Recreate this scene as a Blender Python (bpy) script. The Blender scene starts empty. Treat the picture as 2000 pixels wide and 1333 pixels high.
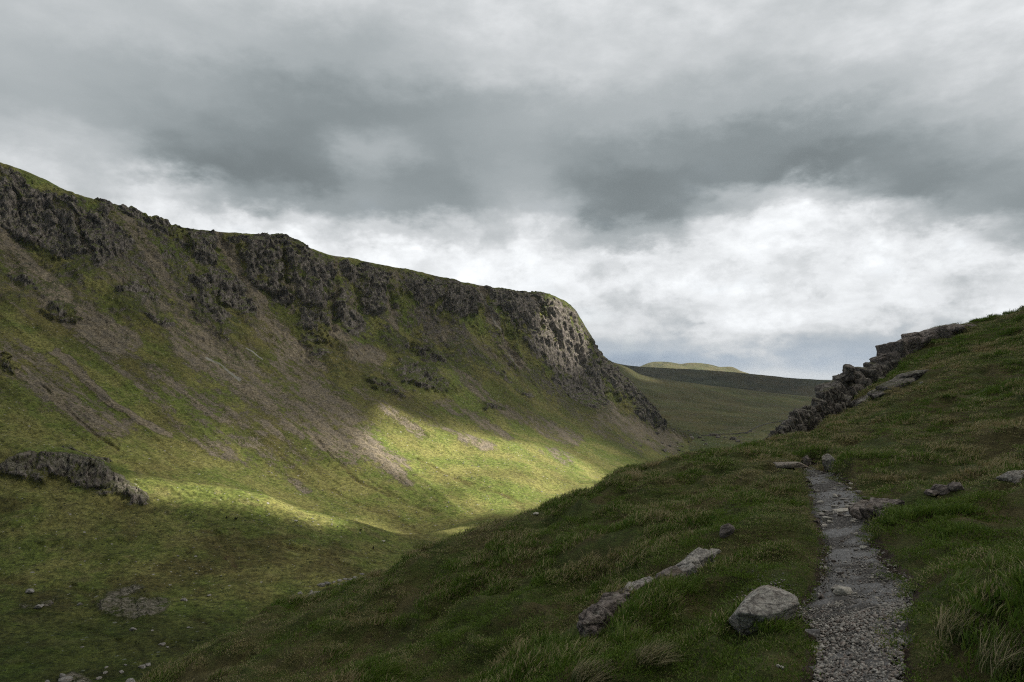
import bpy, bmesh, math, random
import numpy as np
from mathutils import Vector, Matrix

C = bpy.context.scene.collection
SC = bpy.context.scene
R = math.radians

# ------------------------------------------------------------------ camera
F_PX = 1333.0                      # focal length in pixels of a 2000 px wide frame (24 mm)
TILT = math.atan(76.0 / 1333.0)    # the horizon lies 76 px below the middle of the frame
cam_d = bpy.data.cameras.new('camera')
cam_d.sensor_width = 36.0
cam_d.lens = 36.0 * F_PX / 2000.0
cam_d.clip_start = 0.05
cam_d.clip_end = 90000.0
cam = bpy.data.objects.new('camera', cam_d)
C.objects.link(cam)
cam.location = (0, 0, 0)
cam.rotation_euler = (R(90) + TILT, 0, 0)
SC.camera = cam

# ------------------------------------------------------------------ exposure
SC.view_settings.view_transform = 'Standard'
SC.view_settings.look = 'None'
SC.view_settings.gamma = 1
SC.view_settings.exposure = 0.9
EXPO = 2 ** 0.9
SC.cycles.use_denoising = False
SC.cycles.filter_width = 1.15
SC.cycles.use_adaptive_sampling = False
SC.cycles.sample_clamp_indirect = 2.0
SC.cycles.max_bounces = 6
SC.cycles.diffuse_bounces = 2
SC.cycles.glossy_bounces = 1
SC.cycles.transmission_bounces = 3
SC.cycles.volume_bounces = 0
SC.cycles.transparent_max_bounces = 8
SC.cycles.caustics_reflective = False
SC.cycles.caustics_refractive = False

# ------------------------------------------------------------------ sun
SUN_EL, SUN_AZ = R(50), R(76)     # azimuth clockwise from the view direction: from the right
SUN = Vector((math.sin(SUN_AZ) * math.cos(SUN_EL), math.cos(SUN_AZ) * math.cos(SUN_EL), math.sin(SUN_EL)))
sun_d = bpy.data.lights.new('sun', 'SUN')
sun_d.energy = 5.0
sun_d.angle = R(0.53)
sun_d.color = (1.0, 0.94, 0.84)
sun_o = bpy.data.objects.new('sun', sun_d)
C.objects.link(sun_o)
sun_o.rotation_euler = (-SUN).to_track_quat('-Z', 'Y').to_euler()

# ------------------------------------------------------------------ helpers for node trees
class NT:
    def __init__(s, tree):
        s.t = tree; s.n = tree.nodes; s.l = tree.links; s.n.clear()
    def node(s, typ, ins=None, **props):
        nd = s.n.new(typ)
        for k, v in props.items(): setattr(nd, k, v)
        for k, v in (ins or {}).items():
            s.put(nd.inputs[k], v)
        return nd
    def put(s, sock, v):
        if isinstance(v, bpy.types.NodeSocket): s.l.new(v, sock)
        elif isinstance(v, bpy.types.Node): s.l.new(v.outputs[0], sock)
        else:
            if sock.type == 'RGBA' and len(v) == 3: v = tuple(v) + (1.0,)
            sock.default_value = v
    def m(s, op, a, b=0.0, c=None, clamp=False):
        nd = s.n.new('ShaderNodeMath'); nd.operation = op; nd.use_clamp = clamp
        s.put(nd.inputs[0], a); s.put(nd.inputs[1], b)
        if c is not None: s.put(nd.inputs[2], c)
        return nd.outputs[0]
    def v(s, op, a, b=(0, 0, 0), out=0):
        nd = s.n.new('ShaderNodeVectorMath'); nd.operation = op
        s.put(nd.inputs[0], a)
        if op == 'SCALE': s.put(nd.inputs['Scale'], b)
        elif op != 'LENGTH': s.put(nd.inputs[1], b)
        return nd.outputs['Value'] if op in ('LENGTH', 'DOT_PRODUCT', 'DISTANCE') else nd.outputs[0]
    def mix(s, f, a, b, mode='MIX'):
        nd = s.n.new('ShaderNodeMix'); nd.data_type = 'RGBA'; nd.blend_type = mode; nd.clamp_factor = True
        s.put(nd.inputs[0], f)
        for sock, val in ((nd.inputs[6], a), (nd.inputs[7], b)):
            if isinstance(val, tuple) and len(val) == 3: val = val + (1.0,)
            s.put(sock, val)
        return nd.outputs[2]
    def noise(s, vec, scale, detail=4.0, rough=0.55, dist=0.0, col=False, kind='FBM'):
        nd = s.n.new('ShaderNodeTexNoise'); nd.noise_type = kind
        s.put(nd.inputs['Vector'], vec)
        nd.inputs['Scale'].default_value = scale; nd.inputs['Detail'].default_value = detail
        nd.inputs['Roughness'].default_value = rough; nd.inputs['Distortion'].default_value = dist
        return nd.outputs[1 if col else 0]
    def ss(s, x, a, b, lo=0.0, hi=1.0):
        nd = s.n.new('ShaderNodeMapRange'); nd.interpolation_type = 'SMOOTHSTEP'
        s.put(nd.inputs[0], x)
        for i, q in enumerate((a, b, lo, hi)): s.put(nd.inputs[i + 1], q)
        return nd.outputs[0]
    def lin(s, x, a, b, lo=0.0, hi=1.0):
        nd = s.n.new('ShaderNodeMapRange'); nd.clamp = True
        s.put(nd.inputs[0], x)
        for i, q in enumerate((a, b, lo, hi)): s.put(nd.inputs[i + 1], q)
        return nd.outputs[0]

def srgb(c):
    c = np.asarray(c, float) / 255.0
    return np.where(c <= 0.04045, c / 12.92, ((c + 0.055) / 1.055) ** 2.4)

def ray(px, py):
    """direction with y = 1 through a pixel of the 2000 x 1333 photograph (arrays allowed)"""
    px = np.asarray(px, float); py = np.asarray(py, float)
    xc = (px - 1000.0) / F_PX; yc = (666.5 - py) / F_PX
    ct, st = math.cos(TILT), math.sin(TILT)
    y = ct - yc * st; z = st + yc * ct
    return xc / y, z / y
def at(px, py, Y):
    a, b = ray(px, py)
    return np.stack([a * Y, np.zeros_like(a) + Y, b * Y], -1)
def project(P):
    P = np.asarray(P, float); ct, st = math.cos(TILT), math.sin(TILT)
    f = P[..., 1] * ct + P[..., 2] * st; u = -P[..., 1] * st + P[..., 2] * ct
    return 1000 + F_PX * P[..., 0] / f, 666.5 - F_PX * u / f

# ------------------------------------------------------------------ sky: clouds as a function of direction
def build_world():
    w = bpy.data.worlds.new('World'); SC.world = w; w.use_nodes = True
    T = NT(w.node_tree)
    cols = np.arange(0, 2001, 100)
    tab = {
     -60: [198,200,203,206,208,208,208,208,208,214,218,217,216,215,215,216,216,218,220,224,228],
      0:  [195,197,200,203,205,206,206,206,205,212,218,216,215,214,214,215,215,216,218,222,226],
      75: [188,190,192,193,190,188,186,190,198,210,216,213,211,209,207,207,208,209,211,215,219],
      150:[178,178,177,174,170,162,157,162,174,188,202,203,201,198,196,195,195,198,202,206,211],
      225:[180,180,172,162,156,149,144,146,154,163,174,178,178,176,172,169,169,173,180,188,197],
      275:[200,196,186,158,145,140,140,182,188,152,158,160,160,157,149,144,144,149,160,174,186],
      325:[206,208,206,150,134,130,132,172,156,150,190,160,142,140,137,134,134,137,143,158,172],
      375:[212,214,208,226,190,142,142,148,146,152,182,158,130,134,150,194,204,172,140,140,152],
      425:[215,216,217,226,226,208,202,178,162,158,192,204,140,148,218,238,238,232,218,200,150],
      475:[221,221,222,226,234,240,239,237,236,237,228,232,206,212,234,242,235,238,238,236,226],
      525:[232,234,235,237,239,240,241,243,243,243,243,241,238,237,235,229,226,233,231,229,229],
      575:[235,236,238,240,240,242,242,243,243,243,243,227,216,216,229,231,227,227,225,223,226],
      625:[232,234,236,238,238,238,238,238,238,238,234,223,214,217,237,239,234,223,224,226,228],
      675:[226,226,228,228,228,228,226,226,224,222,220,214,200,205,217,214,196,190,202,208,212],
      705:[205,205,206,206,206,204,202,200,196,190,182,172,162,170,188,194,200,196,196,200,200],
      735:[190,190,190,190,190,190,188,186,182,176,168,160,154,166,202,216,208,200,200,200,200],
      760:[190,190,190,190,190,190,188,186,182,176,168,160,156,180,208,216,208,200,200,200,200]}
    rows = sorted(tab)
    grid = np.array([tab[r] for r in rows], float)
    # resample the brightness table to azimuth / elevation
    def look(px, py):
        px = np.clip(px, 0, 2000); py = np.clip(py, rows[0], rows[-1])
        vals = np.array([np.interp(px, cols, g) for g in grid])
        return np.interp(py, rows, vals)
    els = [0.0, 1.2, 2.6, 4.5, 6.3, 8.2, 10.2, 12.2, 14.2, 16.3, 18.6, 21.5, 25.0, 30.0]
    azs = np.linspace(-42, 42, 24)
    geo = T.node('ShaderNodeTexCoord').outputs['Generated']
    sep = T.node('ShaderNodeSeparateXYZ', {0: geo})
    x, y, z = sep.outputs
    # noise warp (two scales) in direction space, flattened towards the horizon like a cloud deck
    zz = T.m('ADD', T.m('MAXIMUM', z, 0.0), 0.22)
    plane = T.node('ShaderNodeCombineXYZ', {0: T.m('DIVIDE', x, zz), 1: T.m('DIVIDE', y, zz), 2: T.m('MULTIPLY', z, 2.0)}).outputs[0]
    stretch = T.v('MULTIPLY', geo, (1.0, 1.0, 1.9))
    w1 = T.noise(stretch, 5.0, 6.0, 0.62, 0.0, col=True)
    w2 = T.noise(stretch, 16.0, 5.0, 0.6, 0.0, col=True)
    s1 = T.node('ShaderNodeSeparateXYZ', {0: T.v('SUBTRACT', w1, (0.5, 0.5, 0.5))}).outputs
    s2 = T.node('ShaderNodeSeparateXYZ', {0: T.v('SUBTRACT', w2, (0.5, 0.5, 0.5))}).outputs
    w3 = T.noise(stretch, 42.0, 5.0, 0.6, 0.0, col=True)
    s3 = T.node('ShaderNodeSeparateXYZ', {0: T.v('SUBTRACT', w3, (0.5, 0.5, 0.5))}).outputs
    az = T.m('ARCTAN2', x, y)
    hyp = T.m('SQRT', T.m('ADD', T.m('MULTIPLY', x, x), T.m('MULTIPLY', y, y)))
    el = T.m('ARCTAN2', z, hyp)
    lowfade = T.ss(el, 0.0, 0.14, 0.25, 1.0)
    wa = T.m('MULTIPLY', T.m('ADD', T.m('ADD', T.m('MULTIPLY', s1[0], 0.13), T.m('MULTIPLY', s2[0], 0.07)), T.m('MULTIPLY', s3[0], 0.012)), lowfade)
    we = T.m('MULTIPLY', T.m('ADD', T.m('ADD', T.m('MULTIPLY', s1[1], 0.075), T.m('MULTIPLY', s2[1], 0.065)), T.m('MULTIPLY', s3[1], 0.012)), lowfade)
    azn = T.m('MULTIPLY_ADD', T.m('ADD', az, wa), 1.0 / (2 * R(42)), 0.5, clamp=True)
    elw = T.m('ADD', el, we)
    prev = None
    for i, e in enumerate(els):
        a = np.radians(azs)
        # pixel of that direction
        d = np.stack([np.sin(a) * math.cos(R(e)), np.cos(a) * math.cos(R(e)), np.full_like(a, math.sin(R(e)))], -1)
        px, py = project(d)
        val = np.array([look(p, q) for p, q in zip(px, py)])
        fc = T.node('ShaderNodeFloatCurve', {'Value': azn})
        cv = fc.mapping.curves[0]
        fc.mapping.use_clip = False
        pts = [((q + 42) / 84.0, float(v) / 255.0) for q, v in zip(azs, val)]
        cv.points[0].location = pts[0]; cv.points[1].location = pts[-1]
        for p in pts[1:-1]: cv.points.new(*p)
        fc.mapping.update()
        cur = fc.outputs[0]
        if prev is None: prev = cur
        else:
            f = T.ss(elw, R(els[i - 1]), R(e))
            nd = T.node('ShaderNodeMix', {0: f, 2: prev, 3: cur}); prev = nd.outputs[0]
    val = prev                                    # display brightness 0..1
    # billows: strong in the bright cumulus, faint under the dark deck
    b1 = T.noise(stretch, 9.0, 7.0, 0.56, 0.3)
    b2 = T.noise(T.v('MULTIPLY', geo, (1.0, 1.0, 2.1)), 22.0, 7.0, 0.58, 0.2)
    b3 = T.noise(plane, 2.6, 5.0, 0.5, 0.5)
    bright = T.ss(val, 0.66, 0.90)
    amp = T.m('MULTIPLY_ADD', bright, 0.085, 0.018)
    det = T.m('ADD', T.m('MULTIPLY', T.m('SUBTRACT', b1, 0.5), 2.0), T.m('MULTIPLY', T.m('MULTIPLY', T.m('SUBTRACT', b2, 0.5), 1.3), bright))
    det = T.m('ADD', det, T.m('MULTIPLY', T.m('SUBTRACT', b3, 0.5), 1.2))
    puff = T.noise(T.v('MULTIPLY', geo, (1.0, 1.0, 1.35)), 10.0, 8.0, 0.62, 0.15)
    puff2 = T.noise(T.v('ADD', T.v('MULTIPLY', geo, (1.0, 1.0, 1.6)), (3.1, 0.0, 0.035)), 24.0, 7.0, 0.62, 0.15)
    edge = T.m('ADD', T.m('SUBTRACT', T.ss(puff, 0.42, 0.55), 0.5), T.m('MULTIPLY', T.m('SUBTRACT', T.ss(puff2, 0.40, 0.58), 0.5), 0.6))
    det = T.m('ADD', det, T.m('MULTIPLY', edge, T.m('MULTIPLY', bright, T.ss(el, 0.42, 0.20, 0.0, 0.50))))
    low = T.ss(el, 0.0, 0.16, 1.5, 1.0)
    val = T.m('ADD', val, T.m('MULTIPLY', T.m('MULTIPLY', det, amp), low))
    # the thick cloud overhead and behind is darker
    over = T.m('MAXIMUM', T.ss(el, 0.56, 1.0), T.ss(T.m('ABSOLUTE', az), 0.95, 1.6))
    val = T.m('MULTIPLY', val, T.m('MULTIPLY_ADD', over, -0.46, 1.0))
    lum = T.m('POWER', T.m('MAXIMUM', T.m('MULTIPLY_ADD', T.ss(val, 0.76, 0.92), 0.035, val), 0.05), 2.25)
    tint = T.mix(T.ss(val, 0.5, 0.92), (0.87, 1.0, 1.045), (0.975, 1.0, 1.02))
    tint = T.mix(T.m('MULTIPLY', T.ss(el, 0.11, 0.01), T.ss(val, 0.88, 0.62)), tint, (0.76, 0.98, 1.28))
    cloud = T.v('MULTIPLY', tint, T.node('ShaderNodeCombineXYZ', {0: lum, 1: lum, 2: lum}).outputs[0])
    cloud = T.v('SCALE', cloud, 10.0 / EXPO)
    sky = T.node('ShaderNodeTexSky', sky_type='NISHITA', sun_disc=False, sun_elevation=SUN_EL, sun_rotation=SUN_AZ, air_density=1.0, dust_density=1.0)
    gap = T.m('MULTIPLY', T.ss(b1, 0.55, 0.75, 0.0, 0.10), T.ss(el, 0.35, 0.02))
    colr = T.mix(gap, cloud, sky.outputs[0])
    bg = T.node('ShaderNodeBackground', {0: colr, 1: 0.1})
    T.node('ShaderNodeOutputWorld', {0: bg.outputs[0]})
    w.cycles.sampling_method = 'MANUAL'; w.cycles.sample_map_resolution = 512
build_world()

# ------------------------------------------------------------------ numpy noise
def _hash(ix, iy, iz, seed):
    h = (ix.astype(np.int64) * 374761393 + iy.astype(np.int64) * 668265263 + iz.astype(np.int64) * 2147483647 + seed * 1274126177) & 0xFFFFFFFF
    h = ((h ^ (h >> 13)) * 1274126177) & 0xFFFFFFFF
    h = ((h ^ (h >> 16)) * 2246822519) & 0xFFFFFFFF
    return ((h ^ (h >> 15)) & 0xFFFFFF) / float(0xFFFFFF) * 2 - 1
def vnoise(P, seed=0):
    P = np.asarray(P, float); i = np.floor(P); f = P - i; i = i.astype(np.int64)
    u = f * f * f * (f * (f * 6 - 15) + 10)
    out = 0
    for dx in (0, 1):
        wx = u[..., 0] if dx else 1 - u[..., 0]
        for dy in (0, 1):
            wy = u[..., 1] if dy else 1 - u[..., 1]
            if P.shape[-1] == 2:
                out = out + wx * wy * _hash(i[..., 0] + dx, i[..., 1] + dy, np.zeros_like(i[..., 0]), seed)
            else:
                for dz in (0, 1):
                    wz = u[..., 2] if dz else 1 - u[..., 2]
                    out = out + wx * wy * wz * _hash(i[..., 0] + dx, i[..., 1] + dy, i[..., 2] + dz, seed)
    return out
def fbm(P, octv=5, gain=0.5, lac=2.03, seed=0, ridged=False):
    a = 1.0; s = 0; tot = 0; Q = np.asarray(P, float)
    for k in range(octv):
        n = vnoise(Q, seed + k * 17)
        if ridged: n = 1 - 2 * np.abs(n)
        s = s + a * n; tot += a; a *= gain; Q = Q * lac + 13.7
    return s / tot
def sstep(x, a, b):
    t = np.clip((x - a) / (b - a), 0, 1); return t * t * (3 - 2 * t)
def pchip(x, y, xq):
    x = np.asarray(x, float); y = np.asarray(y, float); h = np.diff(x); d = np.diff(y) / h
    m = np.zeros_like(y); m[0] = d[0]; m[-1] = d[-1]
    for i in range(1, len(x) - 1):
        if d[i - 1] * d[i] > 0:
            w1 = 2 * h[i] + h[i - 1]; w2 = h[i] + 2 * h[i - 1]
            m[i] = (w1 + w2) / (w1 / d[i - 1] + w2 / d[i])
    xq = np.clip(xq, x[0], x[-1]); k = np.clip(np.searchsorted(x, xq) - 1, 0, len(x) - 2)
    t = (xq - x[k]) / h[k]
    return ((1 + 2 * t) * (1 - t) ** 2 * y[k] + t * (1 - t) ** 2 * h[k] * m[k] + t * t * (3 - 2 * t) * y[k + 1] + t * t * (t - 1) * h[k] * m[k + 1])
def pchip_rows(s, Y, sq):
    """pchip down axis 0 of Y (rows x cols) at positions sq"""
    n, c = Y.shape; h = np.diff(s)[:, None]; d = np.diff(Y, axis=0) / h
    m = np.zeros_like(Y); m[0] = d[0]; m[-1] = d[-1]
    for i in range(1, n - 1):
        ok = d[i - 1] * d[i] > 0
        w1 = 2 * h[i] + h[i - 1]; w2 = h[i] + 2 * h[i - 1]
        with np.errstate(divide='ignore', invalid='ignore'):
            v = (w1 + w2) / (w1 / d[i - 1] + w2 / d[i])
        m[i] = np.where(ok, v, 0)
    k = np.clip(np.searchsorted(s, sq) - 1, 0, n - 2); t = ((sq - s[k]) / np.diff(s)[k])[:, None]; H = h[k]
    return ((1 + 2 * t) * (1 - t) ** 2 * Y[k] + t * (1 - t) ** 2 * H * m[k] + t * t * (3 - 2 * t) * Y[k + 1] + t * t * (t - 1) * H * m[k + 1])

def worley(P, seed=0):
    """nearest jittered cell in 2-D: offset to its centre and three random numbers"""
    i = np.floor(P).astype(np.int64); best = np.full(P.shape[:-1], 9e9); off = np.zeros(P.shape); r = [np.zeros(P.shape[:-1]) for _ in range(3)]
    z = np.zeros_like(i[..., 0])
    for dx in (-1, 0, 1):
        for dy in (-1, 0, 1):
            cx, cy = i[..., 0] + dx, i[..., 1] + dy
            ox = P[..., 0] - (cx + 0.5 + 0.48 * _hash(cx, cy, z, seed)); oy = P[..., 1] - (cy + 0.5 + 0.48 * _hash(cx, cy, z, seed + 1))
            d = ox * ox + oy * oy; k = d < best; best = np.where(k, d, best)
            off[..., 0] = np.where(k, ox, off[..., 0]); off[..., 1] = np.where(k, oy, off[..., 1])
            for j in range(3): r[j] = np.where(k, _hash(cx, cy, z, seed + 2 + j), r[j])
    return off, r
def facets(P, seed=0, tilt=1.0):
    off, r = worley(P, seed)
    return r[0] + tilt * (r[1] * off[..., 0] + r[2] * off[..., 1])
def mesh_from(name, V, Fq, mat=None, attrs=None, smooth=True):
    me = bpy.data.meshes.new(name)
    V = np.ascontiguousarray(V, np.float32); Fq = np.ascontiguousarray(Fq, np.int32)
    k = Fq.shape[1]
    me.vertices.add(len(V)); me.vertices.foreach_set('co', V.ravel())
    me.loops.add(Fq.size); me.loops.foreach_set('vertex_index', Fq.ravel())
    me.polygons.add(len(Fq)); me.polygons.foreach_set('loop_start', np.arange(0, Fq.size, k, dtype=np.int32))
    me.polygons.foreach_set('use_smooth', np.full(len(Fq), smooth))
    for nm, arr in (attrs or {}).items():
        arr = np.asarray(arr, np.float32)
        if arr.ndim == 2:
            a = me.attributes.new(nm, 'FLOAT_COLOR', 'POINT'); a.data.foreach_set('color', np.ascontiguousarray(arr).ravel())
        else:
            a = me.attributes.new(nm, 'FLOAT', 'POINT'); a.data.foreach_set('value', np.ascontiguousarray(arr))
    me.update(calc_edges=True)
    if mat: me.materials.append(mat)
    return me
def link(name, me, label=None, cat=None, group=None, kind=None, parent=None):
    o = bpy.data.objects.new(name, me); C.objects.link(o)
    if label: o['label'] = label
    if cat: o['category'] = cat
    if group: o['group'] = group
    if kind: o['kind'] = kind
    if parent: o.parent = parent
    return o
def grid_faces(nr, nc):
    i = np.arange(nr - 1)[:, None] * nc + np.arange(nc - 1)[None, :]
    i = i.ravel()
    return np.stack([i, i + nc, i + nc + 1, i + 1], -1)
def stroke(PX, PY, pts, w):
    """1 on the line, falling to 0 at distance w"""
    pts = [tuple(p) for p in pts]; best = np.full(PX.shape, 9e9)
    for (x0, y0), (x1, y1) in zip(pts[:-1], pts[1:]):
        dx, dy = x1 - x0, y1 - y0; t = np.clip(((PX - x0) * dx + (PY - y0) * dy) / (dx * dx + dy * dy), 0, 1)
        best = np.minimum(best, (PX - x0 - t * dx) ** 2 + (PY - y0 - t * dy) ** 2)
    return np.clip(1 - np.sqrt(best) / w, 0, 1)
def poly(PX, PY, pts, soft):
    """signed distance style polygon mask"""
    best = np.full(PX.shape, 9e9); inside = np.zeros(PX.shape, bool)
    n = len(pts)
    for k in range(n):
        x0, y0 = pts[k]; x1, y1 = pts[(k + 1) % n]
        dx, dy = x1 - x0, y1 - y0; t = np.clip(((PX - x0) * dx + (PY - y0) * dy) / (dx * dx + dy * dy + 1e-9), 0, 1)
        best = np.minimum(best, (PX - x0 - t * dx) ** 2 + (PY - y0 - t * dy) ** 2)
        cond = ((y0 > PY) != (y1 > PY))
        with np.errstate(divide='ignore', invalid='ignore'):
            inside ^= cond & (PX < (x1 - x0) * (PY - y0) / (y1 - y0 + 1e-12) + x0)
    d = np.sqrt(best); d = np.where(inside, d, -d)
    return sstep(d, -soft, soft)

# ------------------------------------------------------------------ materials of the land
def bsdf_out(T, col, rough=0.9, normal=None, spec=0.2):
    b = T.node('ShaderNodeBsdfPrincipled', {'Base Color': col, 'Roughness': rough, 'Specular IOR Level': spec})
    if normal is not None: T.put(b.inputs['Normal'], normal)
    T.node('ShaderNodeOutputMaterial', {0: b.outputs[0]})
    return b
def new_mat(name):
    m = bpy.data.materials.new(name); m.use_nodes = True
    return m, NT(m.node_tree)

def fell_material(name, u, grass_a, grass_b, grass_c):
    """u = metres per noise unit; attribute cov = (rock, scree, brown, pale)"""
    m, T = new_mat(name)
    geo = T.node('ShaderNodeNewGeometry').outputs['Position']
    P = T.v('SCALE', geo, 1.0 / u)
    cov = T.node('ShaderNodeAttribute', attribute_name='cov')
    sep = T.node('ShaderNodeSeparateColor', {0: cov.outputs['Color']}).outputs
    rock, scree, brown = sep[0], sep[1], sep[2]
    pale = cov.outputs['Alpha']
    n_big = T.noise(P, 0.018, 5.0, 0.6)
    n_mid = T.noise(P, 0.09, 5.0, 0.65)
    n_fin = T.noise(P, 0.55, 4.0, 0.7)
    n_xf = T.noise(P, 2.2, 3.0, 0.7)
    # grass: green / olive / straw patches
    g = T.mix(T.ss(n_big, 0.40, 0.62), grass_a, grass_b)
    g = T.mix(T.m('MULTIPLY', T.ss(n_mid, 0.48, 0.72), 0.75), g, grass_c)
    g = T.mix(T.m('MULTIPLY', brown, 0.8), g, (0.074, 0.051, 0.023))
    g = T.mix(1.0, g, T.node('ShaderNodeCombineColor', {0: T.lin(n_fin, 0.34, 0.66, 0.50, 1.50), 1: T.lin(n_fin, 0.34, 0.66, 0.55, 1.45), 2: T.lin(n_fin, 0.34, 0.66, 0.6, 1.4)}).outputs[0], 'MULTIPLY')
    n_m2 = T.noise(P, 0.23, 4.0, 0.65)
    mot = T.lin(n_m2, 0.37, 0.63, 0.62, 1.34)
    g = T.mix(1.0, g, T.node('ShaderNodeCombineColor', {0: mot, 1: mot, 2: mot}).outputs[0], 'MULTIPLY')
    g = T.mix(T.m('MULTIPLY', T.ss(n_xf, 0.60, 0.75), 0.45), g, (0.20, 0.17, 0.08))
    # single stones and dark rush clumps dotted over the turf
    for vs, thr, colr_, off in ((0.20, 0.88, (0.34, 0.32, 0.28), 0.0), (0.45, 0.86, (0.38, 0.36, 0.31), 7.0), (0.24, 0.62, (0.040, 0.046, 0.018), 19.0), (0.55, 0.55, (0.055, 0.062, 0.022), 31.0)):
        vd = T.node('ShaderNodeTexVoronoi', {'Vector': T.v('ADD', P, (off, off, off)), 'Scale': vs})
        rnd_ = T.node('ShaderNodeSeparateColor', {0: vd.outputs['Color']}).outputs
        rad_ = T.m('MULTIPLY_ADD', rnd_[1], 0.16, 0.06)
        g = T.mix(T.m('MULTIPLY', T.m('GREATER_THAN', rnd_[0], thr), T.ss(T.m('SUBTRACT', vd.outputs['Distance'], rad_), 0.05, -0.02)), g, colr_)
    g = T.mix(T.node('ShaderNodeAttribute', attribute_name='lowland').outputs['Fac'], g, T.mix(1.0, g, (0.38, 0.45, 0.37), 'MULTIPLY'))  # shade of the lower valley deepened in the turf colour
    # scree: stones through voronoi cells
    vo = T.node('ShaderNodeTexVoronoi', {'Vector': P, 'Scale': 0.42}, feature='F1')
    vo2 = T.node('ShaderNodeTexVoronoi', {'Vector': P, 'Scale': 1.1}, feature='F1')
    sc = T.mix(T.node('ShaderNodeSeparateColor', {0: vo.outputs['Color']}).outputs[0], (0.065, 0.052, 0.036), (0.38, 0.315, 0.215))
    sc2 = T.mix(T.node('ShaderNodeSeparateColor', {0: vo2.outputs['Color']}).outputs[0], (0.06, 0.050, 0.034), (0.33, 0.28, 0.19))
    sc = T.mix(0.5, sc, sc2)
    sc = T.mix(T.ss(n_mid, 0.4, 0.65), sc, T.mix(0.4, sc, (0.13, 0.12, 0.115)))
    edge = T.m('ADD', T.m('MULTIPLY', T.m('SUBTRACT', n_fin, 0.5), 1.5), T.m('MULTIPLY', T.m('SUBTRACT', n_mid, 0.5), 1.3))
    sf = T.ss(T.m('ADD', scree, edge), 0.40, 0.62)
    # rock: mottled grey with lichen and cracks, grass on ledges
    Pr = T.v('MULTIPLY', P, (1.0, 1.0, 0.35))
    rn = T.noise(Pr, 0.42, 7.0, 0.66, 0.1)
    rc = T.mix(T.ss(rn, 0.34, 0.68), (0.085, 0.075, 0.065), (0.38, 0.335, 0.29))
    rc = T.mix(T.m('MULTIPLY', T.ss(n_mid, 0.5, 0.65), 0.5), rc, (0.15, 0.118, 0.105))
    jn = T.v('ADD', T.v('MULTIPLY', P, (1.0, 1.0, 0.42)), T.v('SCALE', T.noise(P, 0.25, 3.0, 0.5, 0.0, col=True), 2.2))
    ck = T.node('ShaderNodeTexVoronoi', {'Vector': jn, 'Scale': 0.16}, feature='DISTANCE_TO_EDGE').outputs['Distance']
    crk = T.ss(ck, 0.0, 0.09)
    rc = T.mix(T.m('MULTIPLY_ADD', crk, -0.5, 0.5), rc, (0.040, 0.036, 0.030))
    rc = T.mix(T.m('MULTIPLY', T.ss(T.noise(P, 0.13, 5.0, 0.7), 0.50, 0.62), 0.6), rc, (0.085, 0.088, 0.034))
    nz = T.node('ShaderNodeSeparateXYZ', {0: T.node('ShaderNodeNewGeometry').outputs['Normal']}).outputs[2]
    ledge = T.m('MULTIPLY', T.ss(T.m('ADD', nz, T.m('MULTIPLY', T.m('SUBTRACT', n_fin, 0.5), 0.7)), 0.66, 0.86), T.m('MULTIPLY_ADD', T.node('ShaderNodeAttribute', attribute_name='bare').outputs['Fac'], -0.65, 0.88))
    rc = T.mix(ledge, rc, T.mix(0.3, grass_a, (0.06, 0.055, 0.025)))
    rf = T.ss(T.m('ADD', rock, T.m('MULTIPLY', edge, 1.5)), 0.45, 0.60)
    c = T.mix(sf, g, sc)
    c = T.mix(T.ss(T.m('ADD', pale, T.m('MULTIPLY', edge, 0.3)), 0.35, 0.6), c, (0.30, 0.29, 0.25))
    c = T.mix(rf, c, rc)
    h = T.m('ADD', T.m('MULTIPLY', n_fin, 1.8), T.m('MULTIPLY', n_xf, 0.6))
    h = T.m('ADD', h, T.m('MULTIPLY', sf, T.m('MULTIPLY', T.m('ADD', vo.outputs['Distance'], T.m('MULTIPLY', vo2.outputs['Distance'], 0.6)), 0.9)))
    h = T.m('ADD', h, T.m('MULTIPLY', T.m('MULTIPLY', T.m('ADD', rn, T.m('MULTIPLY', crk, 0.25)), rf), 5.5))
    bmp = T.node('ShaderNodeBump', {'Height': h, 'Distance': 0.9 * u, 'Strength': 0.75})
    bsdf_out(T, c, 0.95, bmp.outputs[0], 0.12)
    return m

S = 0.55      # scale of the far land in depth
GA, GB, GC = (0.118, 0.148, 0.034), (0.188, 0.184, 0.058), (0.235, 0.215, 0.085)
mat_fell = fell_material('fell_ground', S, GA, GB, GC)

SURF = []     # sampled far surfaces for placing things: (px, py, P)
def snap(px, py, which=None, rad=3.0):
    best = None
    for nm, X, Yp, P in SURF:
        if which and nm != which: continue
        d = np.maximum(np.abs(X - px), np.abs(Yp - py)); k = np.flatnonzero(d < rad)
        if len(k):
            j = k[np.argmin(P[k, 1])]
            if best is None or P[j, 1] < best[1]: best = P[j]
    return best
def surf_z(P, which, x, y):
    for nm, X, Yp, Q in SURF:
        if nm == which:
            return Q[np.argmin((Q[:, 0] - x) ** 2 + (Q[:, 1] - y) ** 2), 2]

def loft(rows, pxs, nrow_per, ):
    """rows: list of ([(px, py, Y)...]); returns PX, PY, YY arrays (nr x nc)"""
    A = []; B = []
    for r in rows:
        r = np.array(r, float)
        A.append(pchip(r[:, 0], r[:, 1], pxs)); B.append(pchip(r[:, 0], np.log(r[:, 2]), pxs))
    A = np.array(A); B = np.array(B); s = np.arange(len(rows), dtype=float)
    sq = np.concatenate([np.linspace(k, k + 1, n, endpoint=False) for k, n in enumerate(nrow_per)] + [[len(rows) - 1.0]])
    return pchip_rows(s, A, sq), np.exp(pchip_rows(s, B, sq)), sq

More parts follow.
